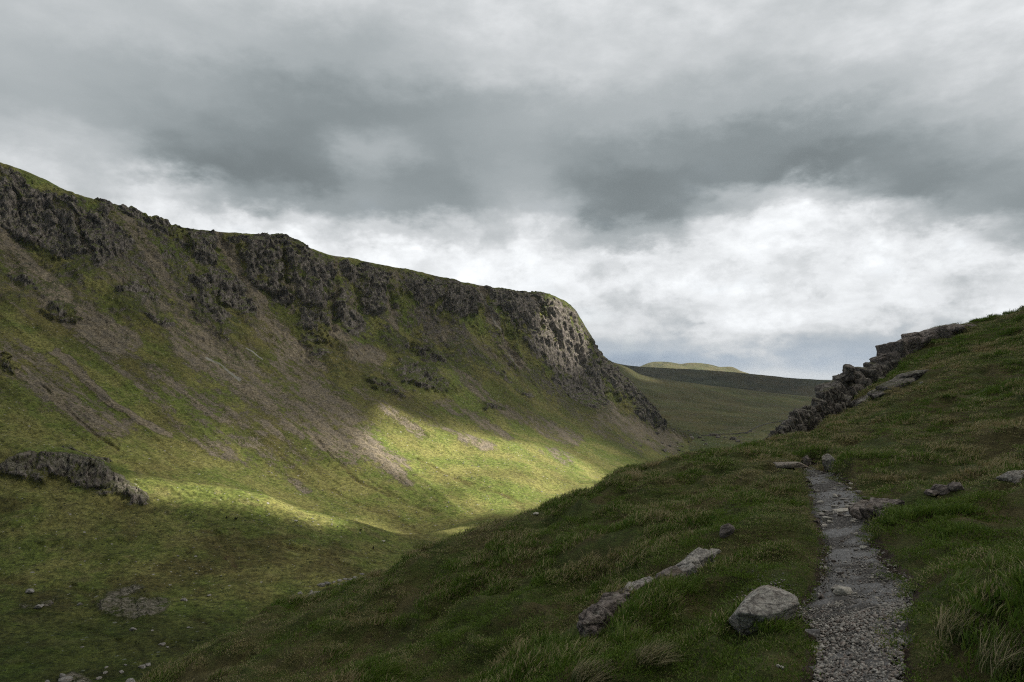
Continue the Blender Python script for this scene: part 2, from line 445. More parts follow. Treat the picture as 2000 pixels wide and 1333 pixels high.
def build_fell():
    pxs = np.concatenate([np.linspace(-700, -20, 120, endpoint=False), np.linspace(-20, 940, 640, endpoint=False), np.linspace(940, 1360, 420, endpoint=False), np.linspace(1360, 1700, 60)])
    ridge = [(-700,110,1000),(-300,205,1080),(-100,275,1120),(0,318,1150),(40,330,1160),(90,352,1170),(130,372,1180),(190,392,1200),(230,403,1210),(270,415,1225),(330,438,1245),(380,448,1265),(430,453,1285),(500,458,1310),(540,461,1330),(580,470,1345),(603,484,1355),(640,497,1370),(700,508,1400),(760,520,1440),(820,531,1480),(880,546,1530),(940,558,1590),(985,565,1640),(1010,570,1670),(1050,571,1710),(1080,578,1740),(1105,590,1770),(1122,604,1790),(1138,630,1810),(1152,655,1825),(1166,682,1840),(1185,702,1860),(1205,725,1890),(1235,757,1930),(1265,790,1980),(1300,828,2040),(1345,852,2120),(1400,880,2150),(1700,960,2000)]
    back = [(p, q + (25 if p < 1100 else 8), Y * 1.18) for p, q, Y in ridge]
    base = [(-700,330,880),(-300,400,960),(0,470,1040),(100,490,1050),(200,505,1065),(300,560,1080),(400,600,1110),(480,600,1160),(600,660,1180),(700,640,1280),(800,640,1380),(900,650,1470),(1000,680,1560),(1060,730,1600),(1130,772,1660),(1200,783,1730),(1240,795,1780),(1265,812,1840),(1300,836,1960),(1345,858,2060),(1400,884,2080),(1700,970,1900)]
    mid = [(-700,600,620),(-300,660,690),(0,700,760),(200,760,790),(400,800,840),(600,830,900),(800,835,1020),(1000,828,1220),(1130,840,1420),(1200,842,1540),(1270,852,1740),(1345,868,1950),(1400,890,1990),(1700,985,1800)]
    utoe = [(-700,760,540),(-300,770,600),(0,800,670),(200,855,690),(400,905,720),(600,955,765),(800,965,815),(1000,920,960),(1130,900,1150),(1200,893,1300),(1270,885,1520),(1345,883,1780),(1400,900,1860),(1700,1000,1700)]
    dip = [(-700,840,500),(-300,850,550),(0,868,610),(100,885,610),(200,926,605),(300,950,606),(400,968,608),(500,985,612),(600,1012,622),(700,1034,640),(800,1046,665),(1000,985,830),(1130,944,1000),(1200,925,1140),(1270,905,1380),(1345,893,1690),(1400,908,1760),(1700,1012,1600)]
    crest = [(-700,830,460),(-300,838,500),(0,848,540),(60,856,538),(100,868,535),(200,900,530),(250,918,530),(300,931,533),(400,947,540),(500,964,546),(600,996,552),(700,1019,562),(800,1044,590),(1000,1005,760),(1130,958,930),(1200,935,1070),(1270,915,1300),(1345,900,1620),(1400,915,1700),(1700,1025,1500)]
    shold = [(-700,960,410),(-300,950,440),(0,945,470),(100,960,475),(200,985,478),(300,1000,482),(400,1010,488),(500,1025,495),(600,1040,502),(700,1052,518),(800,1068,545),(1000,1030,680),(1130,985,840),(1200,960,980),(1270,935,1200),(1345,915,1500),(1400,930,1580),(1700,1045,1400)]
    floor_ = [(-700,1150,350),(-300,1140,365),(0,1120,385),(200,1140,385),(400,1150,390),(600,1145,410),(800,1120,460),(1000,1085,560),(1200,1010,780),(1345,950,1250),(1700,1100,1100)]
    near = [(-700,1400,245),(-300,1380,250),(0,1345,262),(200,1345,262),(400,1330,272),(600,1360,275),(1000,1290,350),(1345,1100,620),(1700,1200,500)]
    bot = [(-700,1900,150),(0,1900,150),(600,1900,150),(1000,1800,170),(1345,1500,240),(1700,1500,240)]
    PY, YY, sq = loft([back, ridge, base, mid, utoe, dip, crest, shold, floor_, near, bot], pxs, [10, 110, 150, 90, 40, 22, 40, 70, 75, 12])
    PX = np.broadcast_to(pxs, PY.shape).copy(); SS = np.broadcast_to(sq[:, None], PY.shape)
    P = at(PX, PY, YY)                       # unscaled metres
    nr, nc = PY.shape
    a = P[..., 0] * 0.85 + P[..., 1] * 0.53; c = -P[..., 0] * 0.53 + P[..., 1] * 0.85
    Q = np.stack([a, c, P[..., 2]], -1)
    wx = fbm(Q / 45, 4, seed=3) * 1.0; wy = fbm(Q / 45, 4, seed=9)
    wpx = PX + wx * 26 + fbm(Q / 12, 3, seed=5) * 10; wpy = PY + wy * 22 + fbm(Q / 12, 3, seed=6) * 8
    rock = np.zeros_like(PX)
    crags = [
     [(-200,260),(0,333),(55,348),(75,372),(120,392),(165,405),(205,425),(235,450),(262,487),(215,505),(150,490),(105,505),(60,470),(0,452),(-200,400)],
     [(190,408),(240,402),(318,440),(322,455),(270,458),(225,430)],
     [(305,452),(350,448),(415,470),(432,520),(420,522),(372,510),(330,470)],
     [(375,540),(430,530),(478,560),(492,608),(440,600),(395,585)],
     [(370,590),(420,580),(455,625),(420,632),(385,610)],
     [(455,465),(520,462),(598,475),(604,490),(568,505),(560,590),(530,592),(500,560),(468,505)],
     [(568,505),(600,498),(650,520),(660,570),(650,610),(612,600),(585,602),(560,585)],
     [(585,605),(640,610),(650,695),(630,690),(600,650)],
     [(670,515),(735,522),(745,565),(720,560),(690,555),(668,545)],
     [(700,540),(770,530),(780,580),(740,618),(700,590)],
     [(660,575),(700,600),(705,655),(680,650),(655,600)],
     [(790,545),(850,560),(940,570),(945,600),(905,625),(855,612),(825,595),(785,575)],
     [(948,562),(1010,572),(1032,572),(1062,574),(1085,585),(1108,600),(1128,640),(1150,672),(1172,695),(1200,722),(1238,768),(1300,830),(1288,832),(1248,795),(1225,772),(1205,785),(1190,765),(1160,792),(1120,775),(1085,745),(1062,720),(1050,690),(1020,665),(990,625),(975,600),(955,585)],
     [(792,668),(830,668),(862,685),(862,702),(820,695),(790,680)],
     [(760,705),(830,715),(885,765),(888,780),(850,768),(790,745)],
     [(715,740),(760,745),(800,775),(770,775),(720,752)],
     [(958,722),(985,735),(985,745),(958,735)], [(950,790),(985,800),(985,808),(955,802)],
     [(1010,765),(1040,770),(1042,782),(1012,778)],
     [(18,552),(60,552),(88,568),(60,572),(22,565)], [(85,612),(130,600),(172,615),(168,624),(100,622)],
     [(268,570),(292,575),(303,592),(280,590)], [(300,625),(345,630),(340,640),(305,636)],
     [(240,560),(265,562),(262,574),(245,572)], [(170,490),(210,505),(200,518),(175,508)],
     [(0,700),(40,720),(30,740),(0,730)],
     [(1225,770),(1262,800),(1290,826),(1270,824),(1240,800)],
    ]
    for pg in crags:
        rock = np.maximum(rock, poly(wpx, wpy, pg, 9))
    chute = np.zeros_like(PX)
    for pts, w in (([(425,455),(448,505),(480,560),(520,620)], 15), ([(235,420),(262,460),(300,520),(335,580)], 17), ([(652,505),(656,560),(650,640)], 10), ([(768,540),(762,590),(768,640)], 12), ([(930,555),(962,630),(985,675),(1016,716)], 8), ([(560,500),(558,560),(560,610)], 6), ([(112,395),(150,440),(175,500)], 7), ([(690,560),(700,620)], 7), ([(352,455),(372,500),(392,540)], 7), ([(860,565),(850,620)], 6), ([(1040,575),(1062,610),(1085,680)], 4)):
        chute = np.maximum(chute, sstep(stroke(wpx, PY, pts, w * 1.3), 0.15, 0.6))
    rock = rock * (1 - chute)
    gully = np.zeros_like(PX)
    for pts, w in (([(935,560),(955,610),(975,640),(990,670),(1015,712)], 11), ([(1040,575),(1060,600),(1075,640),(1090,680)], 7), ([(425,465),(450,505),(470,540)], 12),
                   ([(560,500),(560,560),(555,600)], 6), ([(650,520),(655,580),(652,650)], 8), ([(760,570),(770,610)], 7), ([(985,575),(990,610),(1010,650)], 5), ([(1100,640),(1125,700),(1160,760)], 6), ([(90,400),(120,450),(140,480)],7),([(30,380),(50,440)],6), ([(1015,620),(1030,645),(1050,650),(1070,620),(1075,600)],5)):
        gully = np.maximum(gully, stroke(wpx * 0.5 + PX * 0.5, wpy * 0.5 + PY * 0.5, pts, w))
    knoll = np.maximum(poly(wpx, wpy, [(20,905),(60,885),(130,874),(185,885),(215,905),(250,945),(290,978),(262,984),(205,958),(150,945),(100,925),(90,945),(60,935),(5,930)], 9) * (0.80 + 0.75 * fbm(Q / 13, 5, 0.6, seed=141)),
                       poly(PX + wx * 40, PY + wy * 26, [(205,1160),(260,1145),(315,1165),(322,1195),(290,1212),(230,1200),(195,1182)], 10) * (0.62 + 0.5 * fbm(Q / 14, 4, 0.6, seed=140)))
    knoll = np.maximum(knoll, poly(PX + wx * 10, PY + wy * 14, [(25,1172),(60,1178),(120,1160),(100,1180),(50,1192)], 5) * 0.5)
    knoll = np.maximum(knoll, poly(PX + wx * 10, PY + wy * 14, [(112,1325),(140,1308),(175,1326),(200,1350),(112,1360)], 6) * 0.7)
    rock = np.maximum(rock, knoll)
    sc = np.zeros_like(PX)
    K = PX * 0.62 - PY * 0.78; L = PX * 0.78 + PY * 0.62        # across / along the fall of the slope
    screes = [
     ([(-150,380),(0,470),(90,580),(170,625),(235,670)], 34, 1.0), ([(60,520),(150,600),(260,668)], 22, 1.0),
     ([(205,500),(290,580),(330,640),(400,700),(520,775),(640,850),(700,880)], 34, 0.95), ([(250,455),(300,520),(345,590),(400,660),(470,725),(560,790)], 24, 0.9),
     ([(640,830),(700,870),(745,900),(792,928)], 24, 1.0), ([(420,462),(448,505),(480,560),(520,620),(570,670),(620,720)], 15, 1.1),
     ([(480,600),(540,680),(600,740),(680,800)], 20, 0.85), ([(545,715),(600,760),(650,795),(690,822)], 18, 1.0), ([(640,640),(690,690),(735,702)], 20, 1.0),
     ([(750,590),(765,620),(770,650)], 13, 1.0), ([(812,612),(850,650),(892,668)], 22, 1.0), ([(935,565),(965,640),(990,680),(1018,718)], 7, 1.4), ([(830,670),(880,720),(930,760)], 12, .8),
     ([(1150,785),(1200,820),(1260,850),(1320,872)], 26, 0.85), ([(1060,760),(1120,810),(1190,850),(1250,880)], 16, 0.55), ([(900,735),(970,790),(1050,830),(1120,862)], 16, 0.8),
     ([(720,740),(800,790),(900,850),(960,878)], 12, 0.45), ([(860,790),(930,820),(990,850)], 14, .8),
     ([(-100,640),(0,690),(90,760),(160,810),(230,840)], 30, 0.9), ([(110,690),(160,735),(215,785),(270,825),(330,850)], 8, 1.1),
     ([(300,725),(370,770),(440,810),(540,850)], 22, 0.8), ([(330,820),(420,880),(500,905)], 16, .7), ([(390,640),(450,720),(500,760)], 18, .9), ([(100,590),(200,690),(330,800)], 15, .75),
     ([(780,800),(840,830),(900,850)], 5, 0.6), ([(900,858),(930,865),(950,876)], 10, 0.9), ([(700,760),(760,800),(820,850)], 12, .7), ([(560,930),(600,960)], 14, .6), ([(1060,880),(1110,900)], 10, .7),
     ([(1280,828),(1330,850),(1360,862)], 12, 1.0), ([(450,860),(520,880),(570,905)], 14, .65), ([(180,830),(230,860)], 10, .6)]
    swx = PX + wx * 14 + fbm(np.stack([K / 18, L / 150], -1), 3, seed=60) * 12; swy = PY + wy * 10
    for pts, w, amt in screes:
        sc = np.maximum(sc, amt * np.minimum(1.0, 1.5 * stroke(swx, swy, pts, w * 1.45)))
    streak = fbm(np.stack([K / 9, L / 80], -1), 4, seed=21)
    sc = np.maximum(sc, 0.75 * chute * (SS < 3))
    sc = sc * (0.74 + 0.42 * streak + 0.30 * fbm(np.stack([K / 4, L / 22], -1), 3, seed=23))
    field = sstep(SS, 1.7, 2.2) * (1 - sstep(SS + 0.8 * sstep(PX, 600, 800), 3.3, 4.3))
    sc = np.maximum(sc, field * (0.29 + 0.55 * fbm(np.stack([K / 20, L / 170], -1), 5, 0.6, seed=33)))
    sc = np.clip(sc, 0, 1) * (1 - sstep(rock, 0.3, 0.6))
    brown = np.clip(0.35 * field + 0.8 * fbm(np.stack([K / 40, L / 160], -1), 4, seed=44), 0, 1) * 0.8
    carve = np.zeros_like(PX)
    for pts, w in (([(540,1062),(580,1075),(625,1085),(655,1098),(690,1112),(725,1122)], 9), ([(395,1040),(425,1050),(440,1075),(460,1105)], 12), ([(500,1205),(530,1180),(560,1172)], 14),
                   ([(150,1225),(200,1240),(240,1255),(270,1262)], 8), ([(320,1260),(370,1275),(420,1265),(480,1230)], 18), ([(0,1128),(60,1150),(130,1150),(180,1165),(185,1180)], 14),
                   ([(430,1205),(460,1215),(490,1220)], 12), ([(380,1205),(400,1212),(440,1250)], 9), ([(1345,865),(1360,880),(1370,900)], 4),
                   ([(760,800),(790,830),(830,850)], 4), ([(80,760),(160,830),(230,880)], 4), ([(560,790),(640,880),(700,940),(760,970)], 5), ([(880,930),(960,960),(1020,990)], 6), ([(640,960),(760,1010),(830,1045)], 5), ([(820,900),(920,950),(1000,975)],4), ([(740,950),(800,990),(850,1000)],7)):
        carve = np.maximum(carve, stroke(PX + wx * 12, PY + wy * 10, pts, w))
    brown = np.maximum(brown, 0.75 * carve * (0.8 + 1.2 * fbm(Q / 9, 4, 0.6, seed=71)))
    rimg = poly(PX + wx * 20, PY + wy * 20, [(405,1065),(440,1065),(470,1110),(455,1120),(430,1100)], 8)
    brown = np.maximum(brown, rimg * (0.55 + 1.2 * fbm(Q / 8, 4, 0.6, seed=72)))
    brown = np.maximum(brown, 0.75 * sstep(fbm(Q / 48, 5, 0.6, seed=70), 0.0, 0.35) * sstep(SS, 6.3, 7.2))
    pale = np.maximum(stroke(PX + wx * 6, PY + wy * 6, [(405,700),(425,712),(445,728),(466,746)], 6) * (0.9 + 0.6 * streak), stroke(PX + wx * 3, PY, [(480,682),(495,692),(510,704)], 4) * 0.8)
    pale = np.maximum(pale, 0.55 * stroke(PX, PY, [(935,560),(962,630),(985,675),(1016,716)], 6))
    # ---- relief
    ridge_fade = sstep(SS, 1.0, 1.12) * 0.85 + 0.15
    outv = np.stack([np.full_like(a, 0.50), np.full_like(a, -0.80), np.full_like(a, 0.33)], -1)
    band = sstep(SS, 1.0, 1.25) * (1 - sstep(SS, 2.1, 2.9))
    rib = fbm(np.stack([a / 75 + 0.25 * wx, c / 260, P[..., 2] / 400], -1), 4, 0.5, seed=80, ridged=True)
    flute = fbm(np.stack([a / 11 + 0.5 * wx, c / 26, P[..., 2] / 48], -1), 5, 0.6, seed=81, ridged=True)
    blk = fbm(Q / np.array([26., 40, 40]), 6, 0.58, seed=82, ridged=True)
    blk2 = fbm(Q / np.array([6., 9, 12]), 4, 0.6, seed=83, ridged=True)
    # more rock where ribs stand out of the upper band, less in their hollows
    rock0 = rock
    brk = fbm(np.stack([K / 30, L / 75], -1), 5, 0.6, seed=86)
    rock = np.clip(rock * np.where(SS > 4.5, 1.0, (0.70 + 0.40 * blk + 0.25 * rib + 1.3 * brk)) + 0.55 * band * sstep(rib + 0.6 * blk + 0.9 * brk, 0.1, 0.9) * (1 - chute), 0, 1)
    rr = sstep(rock0, 0.05, 0.9)
    amp = np.where(SS > 5.0, 0.42, 1.0)
    nose = np.exp(-((PX - 1090) / 105.0) ** 2)
    zz = P[..., 2]
    f1 = facets(np.stack([a / 20 + 0.5 * wx, zz / 30 + 0.3 * wy], -1), 200, 1.3)
    f2 = facets(np.stack([a / 7.5 + 0.8 * wx, zz / 13 + 0.5 * wy], -1), 210, 1.5)
    f3 = facets(np.stack([a / 3.2 + wx, zz / 5 + wy], -1), 220, 1.5)
    disp = rr * (5.0 + (3.2 * flute + 4.0 * blk + 4.0 * f1 + 2.0 * f2 + 0.9 * f3 + 0.8 * blk2) * (1 - 0.62 * nose)) * amp + band * rib * (17.0 - 7 * nose) + band * (blk * 3.0 + 1.2 * f2)
    slope_n = fbm(np.stack([K / 26, L / 210], -1), 4, seed=90, ridged=True) * 4.2 + fbm(Q / 70, 4, seed=91) * 5.0 + fbm(Q / 14, 5, 0.62, seed=92) * 1.7
    low = sstep(SS, 6.0, 7.5)
    slope_n = slope_n * (1 - low) + low * (fbm(Q / np.array([55., 55, 55]), 5, 0.5, seed=94, ridged=True) * 8.0 + fbm(Q / 110, 3, seed=96) * 6.0 + fbm(Q / 18, 5, 0.62, seed=95) * 4.0)
    disp = disp + (1 - rr * 0.6) * slope_n
    disp = disp - 9.0 * gully * sstep(SS, 1.0, 1.1) - carve * np.where(SS > 4.8, 4.5, 3.2)
    disp = disp + 4.5 * sstep(knoll, 0.0, 0.8) + sstep(knoll, 0.3, 0.8) * (2.0 * f2 + 1.6 * f3 + 1.2 * blk2)
    # the long spurs that catch the light
    spur = stroke(PX, PY, [(735,788),(800,815),(880,850),(1000,868),(1120,878)], 26); disp = disp + 5.0 * sstep(spur, 0, 1)
    scree_up = sc * 1.0
    disp = disp + scree_up
    disp = disp * ridge_fade
    P2 = P + outv * disp[..., None] * (0.35 + 0.65 * np.clip(YY / 700, 0, 1))[..., None]
    # ridge skyline: small bumps
    top = np.exp(-((SS - 1.0) / 0.06) ** 2)
    P2[..., 2] += top * (fbm(np.stack([a / 22, a * 0], -1), 5, 0.6, seed=99) * 3.5 + rr * 2.0 * vnoise(np.stack([a / 6, a * 0], -1), 5))
    P2 *= S
    dark = sstep(PY + 0.10 * (1 - PX / 500) * 300 + wx * 60, 1110, 1290)  # mask for the shade painted into the turf at the lower left
    cov = np.stack([rock, sc, brown, pale], -1).reshape(-1, 4)
    V = P2.reshape(-1, 3)
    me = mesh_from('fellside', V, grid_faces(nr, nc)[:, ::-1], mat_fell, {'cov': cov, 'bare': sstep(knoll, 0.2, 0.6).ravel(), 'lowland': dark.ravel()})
    o = link('fellside', me, kind='structure')
    qx, qy = project(V); SURF.append(('fell', qx, qy, V))
    return o
build_fell()

def build_far():
    # broad moor beyond the valley bend
    pxs = np.linspace(1040, 2000, 420)
    top = [(1040,690,4000),(1200,709,4000),(1225,718,4000),(1250,731,4050),(1300,741,4100),(1350,748,4150),(1420,757,4200),(1480,765,4250),(1560,773,4300),(1620,779,4300),(2000,803,4400)]
    back = [(p, q + 6, Y * 1.2) for p, q, Y in top]
    m1 = [(1040,720,3300),(1200,754,3300),(1350,776,3400),(1500,791,3500),(1620,799,3500),(2000,820,3600)]
    m2 = [(1040,780,2700),(1200,800,2700),(1350,812,2650),(1500,818,2700),(1620,824,2750),(2000,850,2800)]
    m3 = [(1040,860,2300),(1200,850,2300),(1350,853,2130),(1420,847,2180),(1470,845,2200),(1530,850,2250),(1620,858,2250),(2000,880,2300)]
    m4 = [(1040,900,1900),(1200,900,1900),(1350,898,1690),(1480,888,1820),(1620,895,1900),(2000,940,1800)]
    m5 = [(1040,1000,1200),(1350,1000,1150),(1620,1000,1200),(2000,1050,1200)]
    PY, YY, sq = loft([back, top, m1, m2, m3, m4, m5], pxs, [4, 40, 50, 50, 40, 10])
    PX = np.broadcast_to(pxs, PY.shape).copy(); SS = np.broadcast_to(sq[:, None], PY.shape)
    P = at(PX, PY, YY)
    P[..., 2] += (fbm(P / 300, 5, seed=11) * 14 + fbm(P / 60, 4, seed=12) * 5) * sstep(SS, 1.0, 1.5)
    P[..., 2] += np.exp(-((SS - 1) / .2) ** 2) * fbm(P / 200, 3, seed=15) * 4
    P *= S
    rock = np.clip(fbm(P / 40, 4, seed=13) * 1.3 - 0.35, 0, 1) * 0.7
    rock = np.maximum(rock, stroke(PX, PY, [(1290, 828), (1330, 846), (1360, 852)], 10))
    sc = np.clip(0.22 + 0.5 * fbm(P / np.array([60., 60, 20]), 4, seed=14), 0, 1) * 0.8
    brown = np.clip(0.5 + 0.6 * fbm(P / 250, 4, seed=16), 0, 1) * (1 - 0.8 * sstep(PY, 835, 862))
    cov = np.stack([rock, sc, brown, sc * 0], -1).reshape(-1, 4)
    V = P.reshape(-1, 3); qx, qy = project(V); SURF.append(('moor', qx, qy, V))
    link('moor', mesh_from('moor', V, grid_faces(*PY.shape)[:, ::-1], mat_moor, {'cov': cov}), kind='structure')
    # dark ridge behind it
    def ridge_mesh(name, top, depth, drop, mat, seed, rk, amp):
        t = np.array(top, float); px = np.linspace(t[0, 0], t[-1, 0], 420)
        py = pchip(t[:, 0], t[:, 1], px); Y = np.full_like(px, depth)
        A = at(px, py, Y)
        k = np.linspace(0, 1, 60)[:, None]
        rowsP = [A * 1.0 + np.array([0, depth * 0.25, -drop * 0.4])]
        for kk in k[:, 0]:
            rowsP.append(A + np.array([0, -depth * 0.28 * kk, -drop * kk ** 0.9]))
        P = np.array(rowsP); fade = np.concatenate([[0], k[:, 0]])[:, None]
        P[..., 2] += (fbm(P / 260, 5, seed=seed) * amp) * sstep(fade, -0.05, 0.4) + fbm(P / 90, 4, seed=seed + 3) * amp * 0.18
        P *= S
        rock = np.clip(rk + 1.2 * fbm(P / 60, 4, seed=seed + 1), 0, 1)
        brown = np.clip(0.4 + 0.6 * fbm(P / 200, 4, seed=seed + 2), 0, 1)
        cov = np.stack([rock, rock * 0.5, brown, rock * 0], -1).reshape(-1, 4)
        link(name, mesh_from(name, P.reshape(-1, 3), grid_faces(*P.shape[:2])[:, ::-1], mat, {'cov': cov}), kind='structure')
    ridge_mesh('ridge', [(1000,676),(1150,694),(1185,704),(1210,711),(1245,716),(1290,719),(1350,722),(1400,725),(1450,729),(1500,734),(1540,738),(1600,742),(1650,745),(1700,748),(1900,752)], 5600, 330, mat_ridge, 200, 0.12, 16)
    ridge_mesh('hill', [(1150,738),(1225,726),(1250,716),(1268,709),(1285,706.5),(1310,708),(1330,711),(1350,709),(1380,711),(1410,717),(1425,716.5),(1450,726),(1475,733),(1530,739),(1600,744)], 8800, 420, mat_peak, 300, 0.15, 18)
    ridge_mesh('lowland', [(900,738),(1200,740),(1450,741),(1560,741.5),(1700,743),(2000,741),(2600,742)], 24000, 500, mat_lowland, 400, -1, 10)
mat_moor = fell_material('moor_ground', S * 1.6, (0.085, 0.112, 0.034), (0.125, 0.124, 0.046), (0.15, 0.14, 0.065))
mat_ridge = fell_material('ridge_ground', S * 3, (0.040, 0.056, 0.030), (0.052, 0.062, 0.036), (0.07, 0.074, 0.046))
mat_peak = fell_material('peak_ground', S * 4, (0.090, 0.105, 0.040), (0.120, 0.115, 0.05), (0.14, 0.125, 0.065))
mat_lowland = fell_material('lowland_ground', S * 8, (0.06, 0.07, 0.04), (0.07, 0.07, 0.05), (0.08, 0.08, 0.06))
build_far()
def build_plain():
    m, T = new_mat('sea_water')
    n = T.noise(T.node('ShaderNodeNewGeometry').outputs['Position'], 0.01, 3.0)
    bsdf_out(T, (0.02, 0.045, 0.07), 0.35, T.node('ShaderNodeBump', {'Height': n, 'Distance': 3.0, 'Strength': 0.4}).outputs[0], 0.5)
    xs = np.linspace(-60000, 60000, 30); ys = np.linspace(6500, 62000, 30)
    X, Y = np.meshgrid(xs, ys)
    V = np.stack([X, Y, np.full_like(X, -330.0)], -1).reshape(-1, 3)
    link('water', mesh_from('water', V, grid_faces(30, 30), m), kind='structure')
build_plain()

# ------------------------------------------------------------------ unseen cloud slab added to shade the valley, gaps placed to shape sun patches
def cloud_height(gy):
    return 1000.0 + np.clip(np.asarray(gy, float) - 450.0, 0, None) * 1.2
def build_shade_cloud():
    z0 = -60.0
    def ground(px, py, Y=None):
        P = at(px, py, Y * S) if Y else snap(px, py)
        return (P[0] - SUN.x / SUN.z * (P[2] - z0), P[1] - SUN.y / SUN.z * (P[2] - z0))
    m, T = new_mat('shade_cloud')
    pos = T.node('ShaderNodeNewGeometry').outputs['Position']
    sp = T.node('ShaderNodeSeparateXYZ', {0: pos}).outputs
    hz = T.m('SUBTRACT', sp[2], z0)                  # follow the sunbeam from the cloud down to the valley
    flat = T.node('ShaderNodeCombineXYZ', {0: T.m('MULTIPLY_ADD', hz, -SUN.x / SUN.z, sp[0]), 1: T.m('MULTIPLY_ADD', hz, -SUN.y / SUN.z, sp[1]), 2: 0.0}).outputs[0]
    wv = T.v('SCALE', T.v('SUBTRACT', T.noise(flat, 0.012, 4.0, 0.55, 0.0, col=True), (0.5, 0.5, 0.5)), 22.0)
    wv2 = T.v('SCALE', T.v('SUBTRACT', T.noise(flat, 0.0012, 2.0, 0.5, 0.0, col=True), (0.5, 0.5, 0.5)), 20.0)
    Pw = T.v('ADD', flat, T.v('ADD', wv, wv2))
    t = None
    def hole(pa, pb, w, amt, soft=0.7):
        """capsule shaped gap from ground point a to b with half width w"""
        nonlocal t
        a = Vector((pa[0], pa[1], 0)); b = Vector((pb[0], pb[1], 0)); d = b - a; L = max(d.length, 1e-3); d.normalize(); nrm = Vector((-d.y, d.x, 0))
        rel = T.v('SUBTRACT', Pw, tuple(a))
        u = T.v('DOT_PRODUCT', rel, tuple(d)); v = T.v('DOT_PRODUCT', rel, tuple(nrm))
        uc = T.m('SUBTRACT', u, T.m('MINIMUM', T.m('MAXIMUM', u, 0.0), L))
        dist = T.m('SQRT', T.m('ADD', T.m('MULTIPLY', uc, uc), T.m('MULTIPLY', v, v)))
        q = T.ss(dist, w * (1 + soft), w * (1 - soft), 0.0, amt)
        t = q if t is None else T.m('MAXIMUM', t, q)
    for args in SUN_PATCH_GAPS(ground): hole(*args)
    base = T.ss(T.noise(flat, 0.006, 3.0), 0.35, 0.7, 0.05, 0.15)
    # mask set to pass more sun beyond the moraine crest
    la = Vector(ground(300, 940) + (0,)); lb = Vector(ground(880, 1042) + (0,)); dd = (lb - la).normalized(); nn = Vector((-dd.y, dd.x, 0))
    side = T.v('DOT_PRODUCT', T.v('SUBTRACT', Pw, tuple(la)), tuple(nn))
    base = T.m('MULTIPLY', base, T.ss(side, -22.0, 14.0, 0.55, 1.0))
    t = T.m('MAXIMUM', t, base)
    t = T.m('SQRT', t)                # the light crosses the lower and the upper face
    tr = T.node('ShaderNodeBsdfTransparent')
    tl = T.node('ShaderNodeBsdfTranslucent', {0: (0.62, 0.63, 0.65, 1)})
    df = T.node('ShaderNodeBsdfDiffuse', {0: (0.5, 0.5, 0.52, 1)})
    body = T.node('ShaderNodeMixShader', {0: 0.7, 1: df.outputs[0], 2: tl.outputs[0]})
    mx = T.node('ShaderNodeMixShader', {0: t, 1: body.outputs[0], 2: tr.outputs[0]})
    T.node('ShaderNodeOutputMaterial', {0: mx.outputs[0]})
    # closed body: flat-ish base, billowed top; the coordinates are those of the ground it shades
    n = 90
    xs = np.linspace(-1500, 2600, n); ys = np.linspace(-700, 3500, n)
    X, Y = np.meshgrid(xs, ys)
    edge = np.minimum(np.minimum((X - xs[0]) / 500, (xs[-1] - X) / 500), np.minimum((Y - ys[0]) / 500, (ys[-1] - Y) / 500)); edge = np.clip(edge, 0, 1)
    Hc = cloud_height(Y)
    thick = 120 * np.sqrt(edge) * (1 + 0.6 * fbm(np.stack([X, Y], -1) / 500, 4, seed=501))
    bz = -40 * np.sqrt(edge) + 25 * fbm(np.stack([X, Y], -1) / 300, 4, seed=502)
    def up(h): return np.stack([X + SUN.x / SUN.z * (h - z0), Y + SUN.y / SUN.z * (h - z0), h], -1).reshape(-1, 3)
    Vb = up(Hc + bz); Vt = up(Hc + bz + thick + 1)
    f = grid_faces(n, n); N = n * n
    border = list(range(0, n)) + [k * n + n - 1 for k in range(1, n)] + [(n - 1) * n + k for k in range(n - 2, -1, -1)] + [k * n for k in range(n - 2, 0, -1)]
    bf = [(border[k], border[(k + 1) % len(border)], border[(k + 1) % len(border)] + N, border[k] + N) for k in range(len(border))]
    me = mesh_from('cloud', np.concatenate([Vb, Vt]), np.concatenate([f[:, ::-1], f + N, np.array(bf)]), m)
    o = link('cloud', me, kind='structure')  # added out of view to block and shape the sunlight
    return o
def SUN_PATCH_GAPS(g):  # gaps set by the spots of land they are to light
    return [
     (g(800, 872), g(1120, 915), 46, 1.0, 0.45),
     (g(760, 800), g(880, 860), 10, 0.9, 0.8),
     (g(960, 975), g(1120, 950), 34, 0.95, 0.7),
     (g(850, 930), g(1010, 945), 26, 0.8, 0.8),
     (g(480, 930), g(1180, 900), 80, 0.34, 0.7),
     (g(700, 1015), g(900, 1035), 14, 0.6, 0.8),
     (g(300, 938), g(640, 1006), 9, 0.9, 0.6),
     (g(1090, 600), g(1140, 660), 26, 0.9, 0.7),
     (g(1225, 735, 3900), g(1245, 748, 3800), 60, 0.5, 0.7),
     (g(1330, 722, 8400), g(1440, 724, 8400), 250, 0.7, 0.6),
    ]
build_shade_cloud()

def build_haze():
    m, T = new_mat('haze_air')
    v = T.node('ShaderNodeVolumePrincipled', {'Color': (0.80, 0.88, 1.0, 1.0), 'Density': HAZE_D, 'Anisotropy': 0.0})
    o_ = T.n.new('ShaderNodeOutputMaterial'); T.l.new(v.outputs[0], o_.inputs['Volume'])
    bm = bmesh.new(); bmesh.ops.create_cube(bm, size=1.0)
    for q in bm.verts: q.co = Vector((q.co.x * 124000, q.co.y * 68000 + 30000, -331.5 if q.co.z < 0 else 262.0))
    me = bpy.data.meshes.new('haze'); bm.to_mesh(me); bm.free(); me.materials.append(m)
    link('haze', me, kind='stuff')
HAZE_D = 3.8e-5
build_haze()

